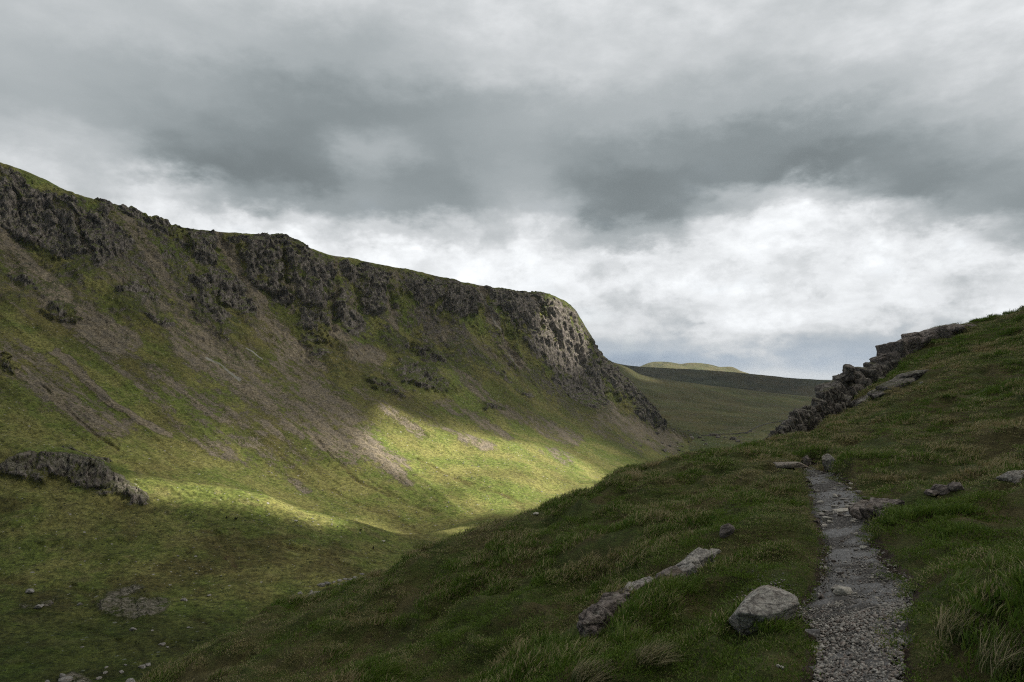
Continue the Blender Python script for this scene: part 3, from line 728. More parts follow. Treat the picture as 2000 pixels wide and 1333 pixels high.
# ------------------------------------------------------------------ the near hillside: a height field through measured points
CP = []
def cp(px, py, Y): CP.append(tuple(at(px, py, Y)))
for a in [(1665,1333,3.5),(1670,1170,5.0),(1655,1060,6.9),(1635,990,9.0),(1600,940,11.5),(1575,915,13.6),
          (2000,1333,3.0),(2000,1170,3.9),(2000,1060,5.3),(2000,950,8.0),(2000,850,12),(2000,750,19),(2000,680,25),(2000,616,32),
          (1900,1333,3.2),(1850,1060,5.9),(1850,950,8.7),(1850,850,14),(1850,750,22),(1880,660,31),(1800,665,33),
          (1700,900,13.4),(1700,850,17),(1700,800,24),(1725,742,31),(1600,880,16),(1600,852,20),(1620,838,24),(1670,796,28),(1600,868,29),(1650,822,32),(1700,778,35),(1530,872,21),(1770,700,31),
          (1500,888,19),(1500,1000,9.6),(1500,1100,6.6),(1500,1200,5.1),(1500,1333,3.95),
          (1300,918,18),(1300,1000,10.8),(1300,1100,7.6),(1300,1200,5.9),(1300,1333,4.6),
          (1130,984,16),(1130,1100,9.6),(1130,1200,7.4),(1130,1333,5.7),
          (900,1072,14.2),(900,1150,10.7),(900,1333,7.2),(690,1162,13.0),(690,1333,8.8),(440,1284,11.8),(440,1333,10.4)]: cp(*a)
CP += [(10.5,38,-9.5),(4,31,-8.5),(-2,26,-8.6),(-6,23,-9.2),(-9.5,20,-9.6),(-12.5,17,-10),(-14,13,-9.8),(13,33,-6.5),(17,36,-6.0),
       (-20,30,-17),(0,45,-18),(-45,60,-38),(20,60,-19),(-90,40,-52),(-60,0,-30),(1.9,1.5,-1.5),(1.2,0,-1.5),(0,-5,-1.5),(-1,-12,-1.5),
       (-5,0,-3.7),(-2,1,-2.55),(-15,0,-9),(-14,-12,-7.5),(6,0,.0),(12,2,2.2),(25,5,7.0),(30,25,6.0),(45,15,10),(40,45,5),(30,60,-6),(60,60,5),(8,-12,1.2),(-50,-50,-26),(50,-50,14),(100,0,24),(100,110,-10),(0,110,-50),(-110,110,-85)]
CP = np.array(CP)
def _k(r2): return 0.5 * r2 * np.log(np.maximum(r2, 1e-12))
def _fit():
    X = CP[:, :2]; n = len(X); r2 = ((X[:, None] - X[None]) ** 2).sum(-1)
    A = np.zeros((n + 3, n + 3)); A[:n, :n] = _k(r2) + np.eye(n) * 0.02
    A[:n, n] = 1; A[:n, n + 1:] = X; A[n, :n] = 1; A[n + 1:, :n] = X.T
    return np.linalg.solve(A, np.concatenate([CP[:, 2], [0, 0, 0]]))
TW = _fit()
def h_base(x, y):
    x = np.asarray(x, float); y = np.asarray(y, float); out = TW[-3] + TW[-2] * x + TW[-1] * y
    for (cx, cy, _), w in zip(CP, TW[:-3]): out = out + w * _k((x - cx) ** 2 + (y - cy) ** 2)
    return out
# the path: left and right edge measured at several distances
PE = []
for py, l, r, Y in [(1900,1490,1720,2.0),(1500,1545,1745,2.85),(1333,1577,1758,3.5),(1260,1600,1752,4.05),(1215,1592,1772,4.5),(1185,1566,1786,4.85),(1150,1580,1762,5.3),(1120,1606,1735,5.75),(1060,1612,1694,6.9),(1015,1604,1698,8.1),(990,1596,1690,9.0),(960,1586,1662,10.3),(940,1577,1640,11.5),(920,1572,1602,13.2),(912,1568,1590,14.2)]:
    PE.append((Y, at(l, py, Y)[0], at(r, py, Y)[0]))
PE = [(-8.0, -0.9, -0.2), (-4.0, -0.3, 0.4), (0.0, 0.75, 1.5)] + PE
PE = np.array(PE)
def path_sd(x, y):
    """negative inside the path, in metres"""
    l = np.interp(y, PE[:, 0], PE[:, 1]); r = np.interp(y, PE[:, 0], PE[:, 2])
    c = (l + r) / 2; w = (r - l) / 2
    d = np.abs(x - c) - w
    return np.where((y < PE[0, 0]) | (y > PE[-1, 0]), 9.0, d)
def h_full(x, y):
    x = np.asarray(x, float); y = np.asarray(y, float)
    q = np.stack([x, y], -1); z = h_base(x, y)
    sd = path_sd(x, y)
    g = sstep(sd + 0.05 * vnoise(q * 6, 3), -0.04, 0.30)
    r = np.hypot(x, y); far = sstep(r, 6, 18)
    cell = 1 - np.abs(fbm(q / 0.75 + 0.3 * vnoise(q * 2, 609)[..., None], 2, seed=600)) * 2.2      # rounded tussock heads with sharp hollows between
    tus = np.clip(cell, -0.5, 1) * 0.105 + fbm(q / 0.35, 2, 0.5, seed=605) * 0.03 + np.maximum(fbm(q / 1.6, 3, seed=601), -0.25) * 0.26 + fbm(q / 4.5, 3, seed=602) * 0.30 * (0.35 + 0.65 * far)
    # wind-cut terraces running along the slope
    ter = fbm(np.stack([x * 0.25 + y * 0.12, (y * 0.5 - x * 0.9) * 0.9], -1), 3, seed=603, ridged=True) * 0.12
    z = z + g * (tus + ter + 0.05) * np.where(r < 2.5, 0.5, 1.0)
    z = z - (1 - g) * 0.035
    # bank cut above the path on its right beyond the slab
    return z
def hit(px, py, full=True, y0=1.5, y1=60.0):
    a, b = ray(px, py); ys = np.geomspace(y0, y1, 900)
    d = b * ys - (h_full if full else h_base)(a * ys, ys)
    k = np.flatnonzero(d < 0)
    if not len(k): return None
    k = k[0]
    if k == 0: return np.array([a * ys[0], ys[0], b * ys[0]])
    t = d[k - 1] / (d[k - 1] - d[k]); y = ys[k - 1] + t * (ys[k] - ys[k - 1])
    return np.array([a * y, y, b * y])

def build_hillside():
    m, T = new_mat('hill_turf')
    geo = T.node('ShaderNodeNewGeometry').outputs['Position']
    n1 = T.noise(geo, 0.8, 5.0, 0.6); n2 = T.noise(geo, 7.0, 5.0, 0.65); n3 = T.noise(geo, 40.0, 3.0, 0.6)
    c = T.mix(T.ss(n1, 0.4, 0.6), (0.060, 0.085, 0.020), (0.095, 0.085, 0.035))
    c = T.mix(T.ss(n2, 0.35, 0.65), T.mix(0.5, c, (0.025, 0.022, 0.012)), c)
    c = T.mix(T.m('MULTIPLY', T.ss(n3, 0.5, 0.7), 0.5), c, (0.16, 0.13, 0.06))
    at_ = T.node('ShaderNodeAttribute', attribute_name='soil').outputs['Fac']
    soil = T.mix(T.ss(n2, 0.35, 0.65), (0.030, 0.022, 0.016), (0.075, 0.058, 0.044))
    c = T.mix(T.ss(T.m('ADD', at_, T.m('MULTIPLY', T.m('SUBTRACT', n2, 0.5), 0.9)), 0.4, 0.6), c, soil)
    bmp = T.node('ShaderNodeBump', {'Height': T.m('ADD', n2, T.m('MULTIPLY', n3, 0.5)), 'Distance': 0.06, 'Strength': 0.9})
    bsdf_out(T, c, 0.95, bmp.outputs[0], 0.1)
    front = np.radians(np.linspace(-56, 56, 900)); rest = np.radians(np.linspace(56, 304, 90))[1:-1]
    th = np.concatenate([front, rest, front[:1] + 2 * np.pi])
    rr = np.concatenate([np.geomspace(0.35, 12, 230, endpoint=False), np.geomspace(12, 45, 260, endpoint=False), np.geomspace(45, 150, 30)])
    Rg, Tg = np.meshgrid(rr, th, indexing='ij')
    X = Rg * np.sin(Tg); Y = Rg * np.cos(Tg)
    Z = h_full(X, Y); sd = path_sd(X, Y)
    Z = Z - 0.03 * sstep(-sd, -0.01, 0.05)
    soil = sstep(-sd, -0.16, 0.02)
    V = np.stack([X, Y, Z], -1).reshape(-1, 3)
    me = mesh_from('hillside', V, grid_faces(*X.shape)[:, ::-1], m, {'soil': soil.ravel()})
    # close the middle under the camera
    link('hillside', me, kind='structure')
build_hillside()

def build_path():
    m, T = new_mat('path_dirt')
    geo = T.node('ShaderNodeNewGeometry').outputs['Position']
    n1 = T.noise(geo, 1.6, 4.0, 0.6); n2 = T.noise(geo, 14.0, 5.0, 0.65); n3 = T.noise(geo, 90.0, 3.0, 0.6)
    vo = T.node('ShaderNodeTexVoronoi', {'Vector': geo, 'Scale': 60.0})
    c = T.mix(T.ss(n1, 0.38, 0.62), (0.046, 0.041, 0.036), (0.086, 0.077, 0.068))
    c = T.mix(T.ss(n2, 0.35, 0.68), T.mix(0.55, c, (0.040, 0.034, 0.030)), c)
    sto = T.node('ShaderNodeSeparateColor', {0: vo.outputs['Color']}).outputs[0]
    c = T.mix(T.m('MULTIPLY', T.ss(sto, 0.70, 0.86), T.ss(vo.outputs['Distance'], 0.5, 0.3)), c, (0.30, 0.275, 0.25))
    c = T.mix(T.ss(n3, 0.3, 0.7), T.mix(0.35, c, (0.03, 0.03, 0.03)), c)
    wet = T.ss(n1, 0.44, 0.56)
    rough = T.m('MULTIPLY_ADD', wet, -0.42, 0.88)
    hgt = T.m('ADD', T.m('MULTIPLY', n2, 1.0), T.m('MULTIPLY', n3, 0.4))
    hgt = T.m('SUBTRACT', hgt, T.m('MULTIPLY', vo.outputs['Distance'], 0.35))
    bmp = T.node('ShaderNodeBump', {'Height': hgt, 'Distance': 0.015, 'Strength': 0.9})
    bsdf_out(T, c, rough, bmp.outputs[0], 0.45)
    ys = np.concatenate([np.linspace(-8, 1.5, 60, endpoint=False), np.linspace(1.5, 6, 420, endpoint=False), np.linspace(6, 14.0, 260)])
    t = np.linspace(-0.12, 1.12, 110)
    l = np.interp(ys, PE[:, 0], PE[:, 1]); r = np.interp(ys, PE[:, 0], PE[:, 2])
    X = l[:, None] + (r - l)[:, None] * t[None]; Y = np.broadcast_to(ys[:, None], X.shape).copy()
    q = np.stack([X, Y], -1)
    X = X + 0.07 * (vnoise(q * 3.3, 8) + 0.5 * vnoise(q * 9, 12)) * sstep(np.abs(t - 0.5), 0.3, 0.5)
    sd = np.abs(t - 0.5)[None] * 2 - 1
    Z = h_full(X, Y) + 0.012 * sstep(-sd, 0.0, 0.15) - 0.05 * sstep(sd, 0.0, 0.24) + fbm(q * 7, 4, 0.6, seed=620) * 0.014
    V = np.stack([X, Y, Z], -1).reshape(-1, 3)
    link('path', mesh_from('path', V, grid_faces(*X.shape)[:, ::-1], m), kind='structure')
build_path()

# ------------------------------------------------------------------ rock
def rock_material(name, lo, hi, scale=1.0, lichen=0.35, moss=0.3, strat=(1, 1, 1), crack=0.75):
    m, T = new_mat(name)
    geo = T.node('ShaderNodeTexCoord').outputs['Object']
    P = T.v('SCALE', geo, scale)
    Ps = T.v('MULTIPLY', P, strat)
    n1 = T.noise(P, 2.0, 5.0, 0.62); n2 = T.noise(Ps, 9.0, 6.0, 0.68, 0.4); n3 = T.noise(P, 45.0, 4.0, 0.65)
    c = T.mix(T.ss(n2, 0.36, 0.66), lo, hi)
    c = T.mix(T.m('MULTIPLY', T.ss(n1, 0.5, 0.68), 0.5), c, tuple(v * k for v, k in zip(lo, (1.7, 1.35, 1.2))))
    c = T.mix(T.m('MULTIPLY', T.ss(T.noise(P, 6.5, 5.0, 0.7), 0.56, 0.64), lichen), c, (0.46, 0.45, 0.38))
    c = T.mix(T.m('MULTIPLY', T.ss(n3, 0.42, 0.30), 0.6), c, (0.03, 0.028, 0.025))
    jn = T.v('ADD', P, T.v('SCALE', T.noise(P, 1.5, 3.0, 0.5, 0.0, col=True), 0.5))
    ck = T.ss(T.node('ShaderNodeTexVoronoi', {'Vector': jn, 'Scale': 1.6}, feature='DISTANCE_TO_EDGE').outputs['Distance'], 0.0, 0.045)
    c = T.mix(T.m('MULTIPLY_ADD', ck, -crack, crack), c, (0.028, 0.024, 0.02))
    nz = T.node('ShaderNodeSeparateXYZ', {0: T.node('ShaderNodeNewGeometry').outputs['Normal']}).outputs[2]
    c = T.mix(T.m('MULTIPLY', T.ss(T.m('ADD', nz, T.m('MULTIPLY', T.m('SUBTRACT', n1, 0.5), 1.6)), 0.85, 1.05), moss), c, (0.065, 0.075, 0.022))
    h = T.m('ADD', T.m('MULTIPLY', n2, 1.0), T.m('MULTIPLY', n3, 0.30))
    h = T.m('ADD', h, T.m('MULTIPLY', ck, 0.5 * crack))
    bmp = T.node('ShaderNodeBump', {'Height': h, 'Distance': 0.06 / scale, 'Strength': 0.85})
    bsdf_out(T, c, 0.88, bmp.outputs[0], 0.25)
    return m
RK = dict(
    grey=rock_material('grey_rock', (0.19, 0.172, 0.155), (0.52, 0.49, 0.44), 3.0, 0.65, 0.10, (1, 1, 1), 0.35),
    pink=rock_material('pinkish_rock', (0.10, 0.082, 0.073), (0.34, 0.29, 0.26), 1.6, 0.35, 0.2, (1, 1, 3)),
    pale=rock_material('pale_stone', (0.32, 0.30, 0.26), (0.60, 0.57, 0.50), 8.0, 0.2, 0.0, (1, 1, 1), 0.0),
    crag=rock_material('crag_rock', (0.075, 0.066, 0.058), (0.27, 0.24, 0.21), 0.9, 0.35, 0.55),
    slab=rock_material('streaked_slab', (0.20, 0.17, 0.14), (0.46, 0.41, 0.35), 3.0, 0.1, 0.0, (0.25, 2.5, 4)),
    wall=rock_material('wall_stone', (0.045, 0.042, 0.038), (0.12, 0.115, 0.10), 0.6, 0.1, 0.1),
    far=rock_material('valley_rock', (0.20, 0.19, 0.175), (0.42, 0.40, 0.37), 0.6, 0.4, 0.1))
_ico = {}
def ico(sub):
    if sub not in _ico:
        bm = bmesh.new(); bmesh.ops.create_icosphere(bm, subdivisions=sub, radius=1.0)
        _ico[sub] = (np.array([v.co[:] for v in bm.verts]), np.array([[v.index for v in f.verts] for f in bm.faces])); bm.free()
    return _ico[sub]
def rock_shape(seed, sub=4, planes=14, rough=0.05, box=False, round_=14.0, nscale=1.6, fine=0.5):
    D, Fc = ico(sub); D = D / np.linalg.norm(D, axis=1, keepdims=True)
    rg = np.random.RandomState(seed)
    N = rg.normal(size=(planes, 3)); N /= np.linalg.norm(N, axis=1, keepdims=True); H = rg.uniform(0.72, 1.0, planes)
    if box:
        B = np.concatenate([np.eye(3), -np.eye(3)]) + rg.normal(size=(6, 3)) * 0.13; B /= np.linalg.norm(B, axis=1, keepdims=True)
        N = np.concatenate([B, N]); H = np.concatenate([rg.uniform(0.6, 0.78, 6), H * 1.12])
    N = np.concatenate([N, np.eye(3), -np.eye(3)]); H = np.concatenate([H, np.full(6, 1.12)])
    dn = np.maximum(D @ N.T, 1e-3) / H            # 1/r for each plane
    inv = (dn ** round_).sum(1) ** (1.0 / round_)
    V = D / inv[:, None]
    V = V * (1 + rough * fbm(V * nscale + seed, 4, 0.55, seed=seed) + rough * fine * fbm(V * nscale * 4 + seed, 4, 0.6, seed=seed + 5, ridged=True))[:, None]
    return V, Fc
def rot(V, rx, ry, rz):
    M = np.array((Matrix.Rotation(rz, 3, 'Z') @ Matrix.Rotation(ry, 3, 'Y') @ Matrix.Rotation(rx, 3, 'X')))
    return V @ M.T
def place_rock(name, px, py, wpx, hpx, mat, seed, label, cat='rock', group=None, depth=1.0, sink=0.30, rz=0.0, ry=0.0, rx=0.0, sub=5, planes=14, rough=0.06, box=False, Y=None, surf=None, rnd=14.0):
    """a rock whose visible part is about wpx wide and hpx high, its foot at (px, py)"""
    if Y is None: P = hit(px, py) if surf is None else snap(px, py, surf)
    else: P = at(px, py, Y)
    if P is None: return None
    k = P[1] / F_PX
    w = wpx * k; h = hpx * k
    V, Fc = rock_shape(seed, sub, planes, rough, box, rnd)
    ext = (V.max(0) - V.min(0)) / 2
    V = V / ext
    full = h / (1 - sink)
    V = V * np.array([w / 2, w / 2 * depth, full / 2])
    V = rot(V, rx, ry, rz)
    V[:, 2] -= V[:, 2].min() + full * sink
    V[:, 1] += w * 0.25 * depth
    me = mesh_from(name, V, Fc, mat, smooth=True)
    o = link(name, me, label, cat, group); o.location = tuple(P)
    return o

def blocks(name, specs, mat, label, seed, Yf, cat='crag', deep=1.0, tl=(-.5, .1), rnd=40.0):
    """one outcrop made of jointed, upright blocks: specs (px, py_top, w, h)"""
    Vs, Fs, n = [], [], 0; rg = np.random.RandomState(seed)
    org = None
    for i, (px, pt, w, h) in enumerate(specs):
        Y = Yf(px, pt) + rg.uniform(-0.15, 0.15); k = Y / F_PX
        V, Fc = rock_shape(seed * 31 + i, 4, 8, 0.09, True, rnd, 1.8, 1.0)
        V = V / ((V.max(0) - V.min(0)) / 2)
        hh = h * k * 1.25; ww = w * k
        V = V * np.array([ww / 2, ww * 0.62 * deep, hh / 2])
        V = rot(V, rg.uniform(-.2, .2), rg.uniform(tl[0], tl[1]), rg.uniform(-.6, .6))
        top = at(px, pt, Y); V = V + np.array([top[0], Y + ww * 0.4 * deep, top[2] - V[:, 2].max()])
        V = V + 0.03 * np.stack([fbm(V * 2.2, 3, seed=seed + j) for j in (1, 2, 3)], -1)
        Vs.append(V); Fs.append(Fc + n); n += len(V)
    V = np.concatenate(Vs); org = np.array([V[:, 0].mean(), V[:, 1].mean(), V[:, 2].min()])
    me = mesh_from(name, V - org, np.concatenate(Fs), mat, smooth=True)
    o = link(name, me, label, cat); o.location = tuple(org)
    return o
rgc = np.random.RandomState(5)
top_line = [(1505,858),(1520,843),(1535,828),(1550,812),(1562,798),(1575,795),(1590,792),(1602,778),(1615,765),(1628,757),(1642,765)]
lower = []
for k in range(90):
    u = rgc.uniform(0, 1); px = 1508 + u * 160; tl = np.interp(px, [p for p, q in top_line] + [1668], [q for p, q in top_line] + [775]); v = rgc.uniform(0, 1) ** 1.3
    bot = np.interp(px, [1505, 1560, 1620, 1670], [866, 850, 822, 800])
    lower.append((px, tl + v * (bot - tl) * 0.85, rgc.uniform(10, 26), rgc.uniform(20, 50)))
lower += [(p + rgc.uniform(-4, 4), q + rgc.uniform(-4, 5), rgc.uniform(12, 22), rgc.uniform(30, 50)) for p, q in top_line for _ in (0, 1)]
blocks('crag', lower, RK['crag'], 'dark jagged crag of upright broken blocks at the lower left edge of the right hillside', 71, lambda px, py: 22.3 + (px - 1505) / 215.0 * 7.5 - (py - 800) * 0.012)
midl = [(1652,727,30,34),(1676,725,34,30),(1622,757,30,50),(1640,742,50,60),(1662,735,44,60),(1690,738,44,50),(1672,752,34,50),(1700,748,36,44),(1722,735,34,34),(1740,742,30,28),(1757,736,30,34),(1775,734,28,26),(1712,757,36,32),(1735,760,38,20),(1692,762,32,34),(1650,768,30,36),(1635,775,24,26),(1625,768,20,24),(1765,748,30,18),(1790,738,20,16),(1690,722,44,44),(1704,716,40,44),(1712,714,44,44),(1722,706,40,44),(1735,704,44,44),(1746,698,40,40)]
blocks('crag', midl, RK['crag'], 'broken grey outcrop stepping up behind the grass below the smooth slabs on the right skyline', 72, lambda px, py: 28.6 + (px - 1640) / 100.0 * 0.9 + (760 - py) * 0.02, tl=(-.55, -.1), rnd=22.0)
def low_y(px, py):
    q = hit(px, py + 14); return q[1] if q is not None else 28.0
blocks('rock_band', [(1798,722,44,15),(1778,728,50,18),(1757,738,54,20),(1736,748,54,20),(1714,760,50,22),(1692,770,50,24)], RK['crag'], 'low band of grey rock half buried in the grass right of the broken outcrop', 75, low_y, cat='rock', tl=(-.5, -.3), rnd=20.0)
upl = [(1758,668,28,24),(1772,658,26,20),(1790,648,30,20),(1798,656,34,22),(1815,645,34,20),(1838,636,36,20),(1862,633,34,16),(1742,686,28,24),(1725,695,22,20),(1732,690,36,30),(1745,680,50,36),(1762,662,50,46),(1782,652,64,44),(1806,646,70,40),(1792,664,50,30),(1830,637,76,36),(1850,633,80,30),(1872,630,70,22),(1890,632,46,14),(1850,646,70,22),(1820,655,60,24),(1770,676,40,24)]
blocks('slab_outcrop', upl, RK['pink'], 'smooth pinkish slab outcrop forming the highest rocks on the right skyline', 73, lambda px, py: 31.0 + (px - 1735) / 150.0 * 0.6, cat='rock outcrop', tl=(-.45, -.25), rnd=26.0)
blocks('standing_stone', [(1661,711,20,27)], RK['crag'], 'small upright stone standing alone on the skyline above the jagged crag', 74, lambda px, py: 29.2, cat='stone')

# ------------------------------------------------------------------ single rocks near the path
place_rock('boulder', 1500, 1214, 138, 46, RK['grey'], 11, 'big rough grey boulder in the grass at the left edge of the path', 'boulder', depth=0.75, rz=0.15, ry=-0.22, sub=6, planes=9, rough=0.08, rnd=30, sink=0.48)
place_rock('path_stone', 1652, 1164, 42, 15, RK['pale'], 12, 'flat pale stone lying alone in the middle of the wet path', 'stone', depth=0.7, sink=0.12, sub=5)
place_rock('path_stone', 1642, 1155, 36, 9, RK['grey'], 13, 'thin grey stone just behind the flat pale stone on the wet path', 'stone', depth=0.6, sink=0.3)
place_rock('path_stone', 1688, 1076, 13, 9, RK['pale'], 14, 'round whitish stone at the right edge of the path where it narrows', 'stone', sink=0.15)
def rib(name, pts, mat, seed, label, deep=1.0, n=3, proud=0.35):
    """a low strip of bedrock made of overlapping angular slabs along a line of pixels (px, py of its middle, width, height)"""
    rg = np.random.RandomState(seed); Vs, Fs, m = [], [], 0
    A = np.array(pts, float); tt = np.linspace(0, len(A) - 1, n)
    Yp = [hit(q[0], q[1] + q[3] * 0.25)[1] for q in A]; fit = np.polyfit(np.arange(len(A)), Yp, 1)
    for i, t in enumerate(tt):
        px, py, w, h = [np.interp(t, np.arange(len(A)), A[:, j]) for j in range(4)]
        px += rg.uniform(-.08, .08) * w; P = at(px, py + h * 0.25, np.polyval(fit, t)); P[2] = float(h_full(P[0], P[1])); k = P[1] / F_PX
        V, Fc = rock_shape(seed * 17 + i, 5, 10, 0.07, True, 26.0, 1.5, 0.9); V = V / ((V.max(0) - V.min(0)) / 2)
        V = V * np.array([w * k / 2, w * k * 0.5 * deep, h * k * 0.75]); V = rot(V, rg.uniform(-.2, .2), rg.uniform(-.55, -.25), rg.uniform(0.1, 0.6))
        V = V + P + np.array([0, w * k * 0.2, h * k * (proud - 0.35)])
        Vs.append(V); Fs.append(Fc + m); m += len(V)
    V = np.concatenate(Vs); org = np.array([V[:, 0].mean(), V[:, 1].mean(), V[:, 2].mean()])
    o = link(name, mesh_from(name, V - org, np.concatenate(Fs), mat), label, 'rock'); o.location = tuple(org)
    for q in Vs: RIB.append((q[:, 0].mean(), q[:, 1].mean(), 0.32 * (q[:, 0].max() - q[:, 0].min())))
    return o
RIB = []
rib('rock_rib', [(1160,1228,40,60),(1174,1208,54,58),(1190,1188,54,46),(1206,1172,44,30),(1222,1158,28,16)], RK['pink'], 21, 'long slanting purplish rock rib in the grass, lowest left of the chain of rocks', n=8, proud=0.12)
rib('rock_rib', [(1234,1150,28,10),(1252,1144,24,8),(1268,1139,28,12)], RK['grey'], 22, 'narrow grey rock strip just above the long purplish rib in the grass', n=7)
rib('rock_rib', [(1288,1133,26,14),(1300,1129,30,12),(1325,1121,38,18)], RK['pink'], 23, 'low knobbly rock strip just below the domed rock of the chain in the grass', n=10)
rib('rock_rib', [(1346,1112,34,26),(1358,1100,40,34),(1376,1088,40,24),(1395,1080,26,10)], RK['grey'], 25, 'domed grey rock at the upper end of the chain of rocks in the grass', n=6, proud=0.2)
place_rock('rock', 1424, 1046, 34, 15, RK['pink'], 26, 'small pointed grey rock alone in the grass above the domed rock', 'rock', depth=0.6, ry=-0.5, sink=0.5)
place_rock('stone_slab', 1544, 914, 66, 11, RK['slab'], 27, 'flat streaked slab lying across the head of the path', 'slab', depth=0.5, sink=0.2, planes=8, box=True)
place_rock('rock', 1578, 907, 26, 17, RK['pink'], 28, 'small dark rounded rock touching the right end of the flat streaked slab', 'rock')
place_rock('rock', 1622, 921, 28, 34, RK['grey'], 29, 'upright grey rock set in the bank to the right of the path head', 'rock', depth=0.6, sink=0.2, ry=-0.3, rnd=30, rough=0.1)
rib('rock', [(1690,1002,40,30),(1712,990,48,34),(1738,984,44,28)], RK['pink'], 30, 'low rounded purplish bedrock bulging into the right side of the path', n=10, proud=0.2, deep=1.4)
place_rock('rock', 1738, 1012, 38, 13, RK['pink'], 31, 'small pinkish rock at the foot of the rounded bedrock right of the path', 'rock')
place_rock('rock', 1826, 966, 34, 11, RK['pink'], 32, 'leftmost of three flat grey rocks in the dark soil right of the path', 'rock', sink=0.5, rnd=30, rough=0.1, rz=0.4)
place_rock('rock', 1848, 962, 36, 14, RK['pink'], 33, 'middle one of three flat grey rocks in the dark soil right of the path', 'rock', sink=0.5, rnd=30, rough=0.1, rz=0.4)
place_rock('rock', 1874, 954, 32, 11, RK['pink'], 34, 'rightmost of three flat grey rocks in the dark soil right of the path', 'rock', sink=0.5, rnd=30, rough=0.1, rz=0.4)
place_rock('rock', 1988, 937, 44, 17, RK['grey'], 35, 'grey rock in the grass at the right border of the picture', 'rock', sink=0.5, rnd=30, rough=0.1)
place_rock('stone', 1800, 751, 6, 5, RK['pale'], 36, 'tiny white stone on the grass below the skyline slabs', 'stone', sink=0.1, sub=3)
place_rock('stone', 1047, 1006, 12, 4, RK['pale'], 37, 'small white stone lying on the crest of the near grass slope', 'stone', sink=0.1, sub=3)
place_rock('stone', 987, 1092, 6, 5, RK['pale'], 38, 'tiny white stone in the grass below the crest stone', 'stone', sink=0.1, sub=3)
place_rock('stone', 1520, 1304, 7, 5, RK['pale'], 39, 'left of two small pale pebbles lying in the grass left of the gravel', 'stone', sink=0.1, sub=3)
place_rock('stone', 1528, 1308, 9, 6, RK['pale'], 40, 'right of two small pale pebbles lying in the grass left of the gravel', 'stone', sink=0.1, sub=3)
place_rock('path_stone', 1605, 1172, 14, 9, RK['pink'], 41, 'small reddish stone on the wet path left of the flat pale stone', 'stone', sink=0.2, sub=4)
# flat stones paving the step in the path
rgs = np.random.RandomState(3)
for k, (px, py, w, h, mt) in enumerate([(1656,1000,44,5,'pale'),(1619,1018,20,8,'pale'),(1660,1012,22,5,'grey'),(1640,1004,26,5,'grey'),(1605,1008,16,5,'grey'),(1596,1021,14,5,'pink'),(1612,1030,16,4,'pale'),(1672,1020,16,6,'grey'),(1688,1012,18,7,'grey'),(1635,992,20,4,'grey'),(1668,988,20,5,'grey'),(1650,978,18,4,'grey'),(1616,1002,14,4,'grey'),(1684,1000,14,5,'pink')]):
    place_rock('path_stone', px, py, w, h, RK[mt], 100 + k, 'flat stone paving the low step where the path narrows', 'stone', 'stones paving the step in the path', depth=0.8, sink=0.3, sub=4, planes=9, rnd=24)
protos = [rock_shape(900 + k, 3, 10, 0.06) for k in range(6)]
pm = []
for k, (V, Fc) in enumerate(protos):
    V = V * np.array([1, 0.8, 0.6]); pm.append([mesh_from('path_stone', V, Fc, RK[q]) for q in ('grey', 'pink', 'pale')])
for k in range(110):
    Y = 4.6 + 9.4 * rgs.rand() ** 1.4
    l = np.interp(Y, PE[:, 0], PE[:, 1]); r = np.interp(Y, PE[:, 0], PE[:, 2])
    side = rgs.rand()
    t = rgs.beta(0.55, 0.55) * 1.12 - 0.06
    x = l + (r - l) * t
    s = rgs.uniform(0.011, 0.026) * (1 + 0.6 * (Y > 7)); z = float(h_full(x, Y)) + s * 0.2 + 0.006
    me = pm[rgs.randint(6)][rgs.choice(3, p=[.5, .25, .25])]
    o = link('path_stone', me, 'small loose stone lying on the bare earth of the path', 'stone', 'small loose stones on the path')
    o.location = (x, Y, z); o.rotation_euler = (rgs.uniform(-.3, .3), rgs.uniform(-.3, .3), rgs.uniform(0, 6.28)); o.scale = (s, s, s)

# ------------------------------------------------------------------ boulders in the valley
vm = [mesh_from('boulder', rock_shape(950 + k, 4, 12, 0.07)[0] * np.array([1, 0.8, 0.62]), ico(4)[1], RK['far']) for k in range(5)]
vd = [mesh_from('boulder', rock_shape(970 + k, 4, 12, 0.07)[0] * np.array([1, 0.8, 0.62]), ico(4)[1], RK['crag']) for k in range(4)]
def valley(px, py, w, label, group=None, surf='fell', cat='boulder', rad=3.0, dark=False):
    P = snap(px, py, surf, rad)
    if P is None: return
    s = w * P[1] / F_PX / 2
    o = link('boulder', vd[rgs.randint(4)] if dark else vm[rgs.randint(5)], label, cat, group)
    o.location = (P[0], P[1], P[2] + s * 0.12); o.scale = (s, s, s); o.rotation_euler = (rgs.uniform(-.2, .2), rgs.uniform(-.2, .2), rgs.uniform(0, 6.28))
for px, py, w, lb in [(616,1162,26,'broad low grey boulder in the middle of the stone heap on the valley floor'),(593,1178,26,'largest pale boulder at the lower end of the stone heap beside the near slope'),
     (553,1197,14,'lone grey boulder lying below the stone heap close to the near slope'),(60,1156,19,'pinkish boulder in the grass at the far left of the valley floor'),(362,1172,12,'rounded grey boulder alone on the green valley floor right of the rock dome'),
     (257,1229,13,'flat pale boulder just below the rock dome on the valley floor'),(407,1161,7,'small boulder right of the rounded grey one on the valley floor'),(589,1158,9,'flat small boulder above the left end of the stone heap'),
     (318,1259,11,'grey boulder on the bank of the dark gully below the rock dome'),(131,1328,19,'large grey boulder at the bottom left edge of the valley'),(256,1333,18,'pale boulder where the near slope meets the bottom of the picture'),
     (288,1297,12,'upper of two touching pale boulders near the foot of the near slope'),(281,1302,13,'lower of two touching pale boulders near the foot of the near slope')]:
    valley(px, py, w, lb)
